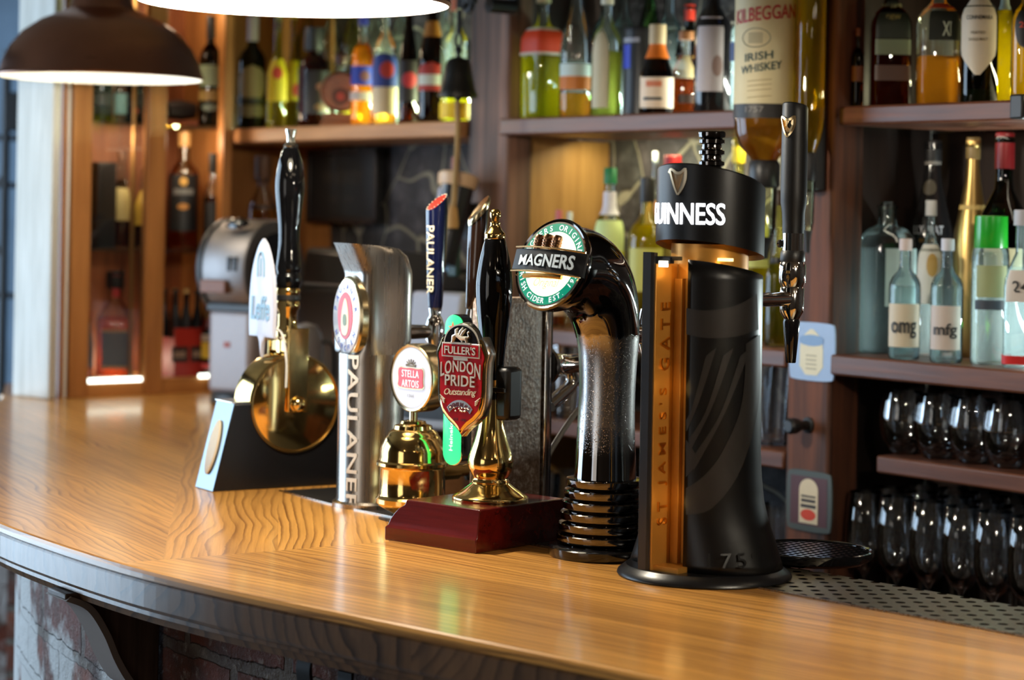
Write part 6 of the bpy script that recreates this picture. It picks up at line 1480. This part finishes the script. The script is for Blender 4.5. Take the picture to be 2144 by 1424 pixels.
# ================================================================== machines on the left worktop
p = onz(508, 844, BAR); RMc = radians(-32)
t = thing('coffee_machine', 'silver and black coffee machine with rounded drum side at the bar end', 'coffee machine', (p.x, p.y, BAR), RMc); k = F / p.y
SIL = metal('satin_silver', (.27, .25, .245), .46)
AX = lambda v: Vector((v.z, v.x + .03, .285 + v.y))
r_ = 104 / k
MB().lathe([(r_ * .98, -.062), (r_, -.056), (r_, .05), (r_ * .97, .056)], 56, T=AX).build('drum_body', SIL, t)
MB().lathe([(r_ * 1.02, -.070), (r_ * 1.035, -.066), (r_ * 1.035, -.058), (r_ * 1.0, -.056)], 56, T=AX).build('black_trim', BLACKM, t)
MB().lathe([(r_ * .72, .056), (r_ * .75, .062), (r_ * .2, .066), (.001, .066)], 48, T=AX, cap0=False).build('black_face', BLACK, t)
MB().lathe([(.001, .014), (.012, .013), (.022, .006), (.026, 0)], 24, T=Matrix.Translation((.015, -.045, .285 + r_ * .90)) @ Matrix.Rotation(.5, 4, 'X') @ Matrix.Diagonal((1.2, .7, 1, 1)), cap0=False).build('black_knob', BLACK, t)
for x in (.018, .034): MB().box(x - .005, x + .005, -r_ * .99 + .026, -r_ * .9 + .03, .282, .312).build('vent_slot', BLACKM, t, bevel=.002)
MB().box(-.055, .012, -r_ + .024, -.05, .235, .262).build('copper_band', plain('copper_band', srgb(120, 80, 62), .5), t, bevel=.002)
MB().box(-.058, .058, -.05, .075, .022, .20).build('grey_tank', plain('grey_plastic', srgb(156, 148, 150), .35, 0, .2), t, bevel=.012)
MB().box(-.06, .06, -.052, .078, .196, .212).build('black_band', BLACKM, t, bevel=.002)
MB().lathe([(.078, 0), (.082, .004), (.08, .02), (.07, .024)], 40, T=Matrix.Translation((0, .02, 0))).build('black_base', BLACKM, t)
MB().box(-.012, .004, -.0515, -.05, .120, .132).build('red_mark', c_(150, 70, 56), t)
# black machine body further right
p = onwall(730, 700, .0); k = F / p.y
zc = 1.1
o0 = WP + WU * (-1.35) + WW * .005; t = thing('espresso_machine', 'large black espresso machine on the brown worktop behind the steel font', 'espresso machine', (o0.x, o0.y, zc + .001), WA)
MB().box(-.24, .25, .0, .22, .02, .245).build('housing', BLACKM, t, bevel=.012)
MB().loft([[(-.23, .0, .245), (.16, .0, .245), (.16, .2, .245), (-.23, .2, .245)], [(-.2, .0, .33), (.04, -.0, .32), (.04, .19, .32), (-.2, .19, .33)]]).build('top_cover', plain('charcoal_cover', (.03, .028, .026), .35), t, bevel=.01)
for x in (-.17, .17): MB().box(x - .02, x + .02, 0, .18, 0, .02).build('foot', BLACKM, t)
MB().box(-.08, .2, -.06, 0, .02, .04).build('cup_tray', DCHROME, t, bevel=.003)
for x in (-.06, .06): MB().lathe([(.02, .12), (.022, .16), (.022, .2)], 20, T=Matrix.Translation((x + .06, -.026, 0))).build('group_head', CHROME, t)
for i, (px, py) in enumerate([(806, 515), (842, 520)]):
    P = onwall(px, py, .02); o = MB().lathe([(.010, 0), (.012, .004), (.014, .04), (.0135, .04), (.0115, .006), (.001, .005)], 18).build('cup', glass('cup_glass', (.9, .92, .95), (.6, .66, .7)), None, (P.x, P.y, zc + .2465), 0); tag(o, ('small clear glass on the black espresso machine, left of two', 'small clear glass on the black espresso machine, right of two')[i], 'glass', 'small glasses on the espresso machine')
# chalkboard leaning in the bay
P = onwall(716, 390, .235); k = F / P.y
t = thing('chalkboard', 'black framed chalkboard with faint lettering behind the pump handle', 'chalkboard', (P.x, P.y, P.z), WA)
hw = .15; hh = 78 / k
MB().box(-hw, hw, 0, .012, -hh, hh).build('board', plain('chalkboard_black', (.012, .012, .013), .5), t)
m = MB(); b_ = .014; m.box(-hw, hw, -.006, 0, hh - b_, hh).box(-hw, hw, -.006, 0, -hh, -hh + b_).box(-hw, -hw + b_, -.006, 0, -hh, hh).box(hw - b_, hw, -.006, 0, -hh, hh); m.build('frame', W_DARK, t, bevel=.002)
m = MB(); text_on(m, 'WHISKEY', .17, .03, flat_fn(-.0004, 0, .02), .0, .002); m.build('chalk_heading', c_(58, 52, 46), t); m = MB(); text_on(m, 'EST. 1999', .1, .014, flat_fn(-.0004, 0, -.03), .0, .002); m.build('chalk_lettering', c_(58, 52, 46), t)
# grey appliances behind the taps
P = onwall(905, 700, -.125); k = F / P.y
t = thing('cash_till', 'pale grey till screen and body on the worktop below the weathered post', 'till', (P.x, P.y, zc + .001), WA + radians(18))
MB().box(-.075, .075, -.02, .10, 0, .09).build('till_body', plain('pale_grey_plastic', srgb(176, 178, 186), .4), t, bevel=.008)
MB().loft([[(-.06, -.01, .09), (.05, -.01, .09), (.05, .03, .09), (-.06, .03, .09)], [(-.065, .02, .26), (.055, .02, .26), (.055, .05, .26), (-.065, .05, .26)]]).build('screen_back', plain('pale_grey_plastic2', srgb(170, 170, 180), .4), t, bevel=.006)
MB().box(-.05, .05, -.0215, -.02, .02, .05).build('dark_slot', BLACKM, t)
P = onz(636, 900, zc); P = onwall(640, 720, -.2); t = thing('milk_jug', 'tall grey thermos jug beside the brass pump socket', 'jug', (P.x, P.y, BAR + .0), 0); k = F / P.y
P2 = (P.x, P.y)
zj0 = BAR
MB().lathe([(.034, 0), (.035, .004), (.035, .14), (.032, .165), (.022, .182), (.001, .188)], 36).build('jug_body', plain('warm_grey_plastic', srgb(120, 114, 112), .4), t)
MB().tube(spl([(.033, 0, .15), (.055, 0, .14), (.056, 0, .08), (.034, 0, .05)], 6), .006, 8).build('jug_handle', BLACKM, t)

# ================================================================== glasses
GG = glass('tumbler_glass', (.97, .98, .99), (.70, .73, .76), 2.2, scat=.05)
def glassware(name, label, px, top, zs, off, prof, group, w=None, cat='glass'):
    P = onwall(px, 1000, off); Y = P.y
    py = HY + (EYE - zs) / Y * F + ROLL * (px - HX); P = onwall(px, py, off)
    o = MB().lathe(prof, 32, cap0=True, cap1=False).build(name, GG, None, (P.x, P.y, zs + .0005), 0, sharp=60); tag(o, label, cat, group); return o
tum = [(r * .96, z) for r, z in [(.022, 0), (.024, .003), (.034, .02), (.0405, .045), (.041, .06), (.038, .08), (.0345, .098), (.0340, .0985), (.0375, .078), (.0400, .058), (.0392, .045), (.032, .022), (.001, .008)]]
for i, px in enumerate((1890, 1962, 2036, 2108)):
    glassware('tumbler', ('round-bowled clear tumbler at the open left end of the short low shelf', 'second round tumbler from the left end of the short low shelf', 'third round tumbler from the left end of the short low shelf', 'round tumbler at the right end of the short low shelf by the frame edge')[i], px, 850, ZB + .01, .085, tum, 'round tumblers on the short low shelf')
for i, px in enumerate((1926, 2000, 2076)):
    glassware('tumbler', 'round-bowled tumbler in the rear row of the short low shelf, seen between two front ones', px, 850, ZB + .01, .19, tum, 'rear tumblers on the short low shelf')
stem = [(.032, 0), (.032, .002), (.006, .005), (.0042, .012), (.0040, .075), (.007, .082), (.022, .094), (.0335, .112), (.0375, .135), (.0365, .16), (.031, .212), (.0305, .2123), (.036, .16), (.037, .135), (.033, .113), (.0215, .0955), (.001, .0865)]
stem = [(r * .86, z) for r, z in stem]
rows = (('front', -.0 + .03, (1808, 1874, 1942, 2010, 2078, 2149)), ('second', .105, (1858, 1924, 1992, 2060, 2126)), ('rear', .19, (1928, 1990, 2054, 2116)))
for rn, off, pxs in rows:
    for px in pxs:
        glassware('wine_glass', 'clear tulip wine glass in the %s row on the low back counter' % rn, px, 1060, ZC, off + .02, stem, 'wine glasses in the %s row' % rn)
pint = [(.028, 0), (.029, .003), (.034, .07), (.040, .13), (.0405, .148), (.0398, .148), (.0392, .13), (.033, .07), (.027, .008), (.001, .007)]
for i, (px, z, off) in enumerate([(1618, ZB, .06), (1585, ZB, .17), (1612, ZC, .06), (1640, ZC, .17), (1190, ZB, .045), (1150, ZB, .09), (1128, ZC, .05), (1182, ZC, .13)]):
    lb = ['pint glass on the low shelf between the stout tower and reddish post', 'pint glass behind the first on the low shelf beside the stout tower', 'pint glass on the back counter below the low shelf by the reddish post', 'rear pint glass on the back counter close to the reddish post', 'pint glass on the low shelf right of the chrome tap', 'pint glass behind the chrome tap on the low shelf', 'pint glass on the back counter seen left of the cider font', 'rear pint glass on the back counter beside the cider font'][i]
    glassware('pint_glass', lb, px, 800, z, off, pint, 'pint glasses of the back bar')
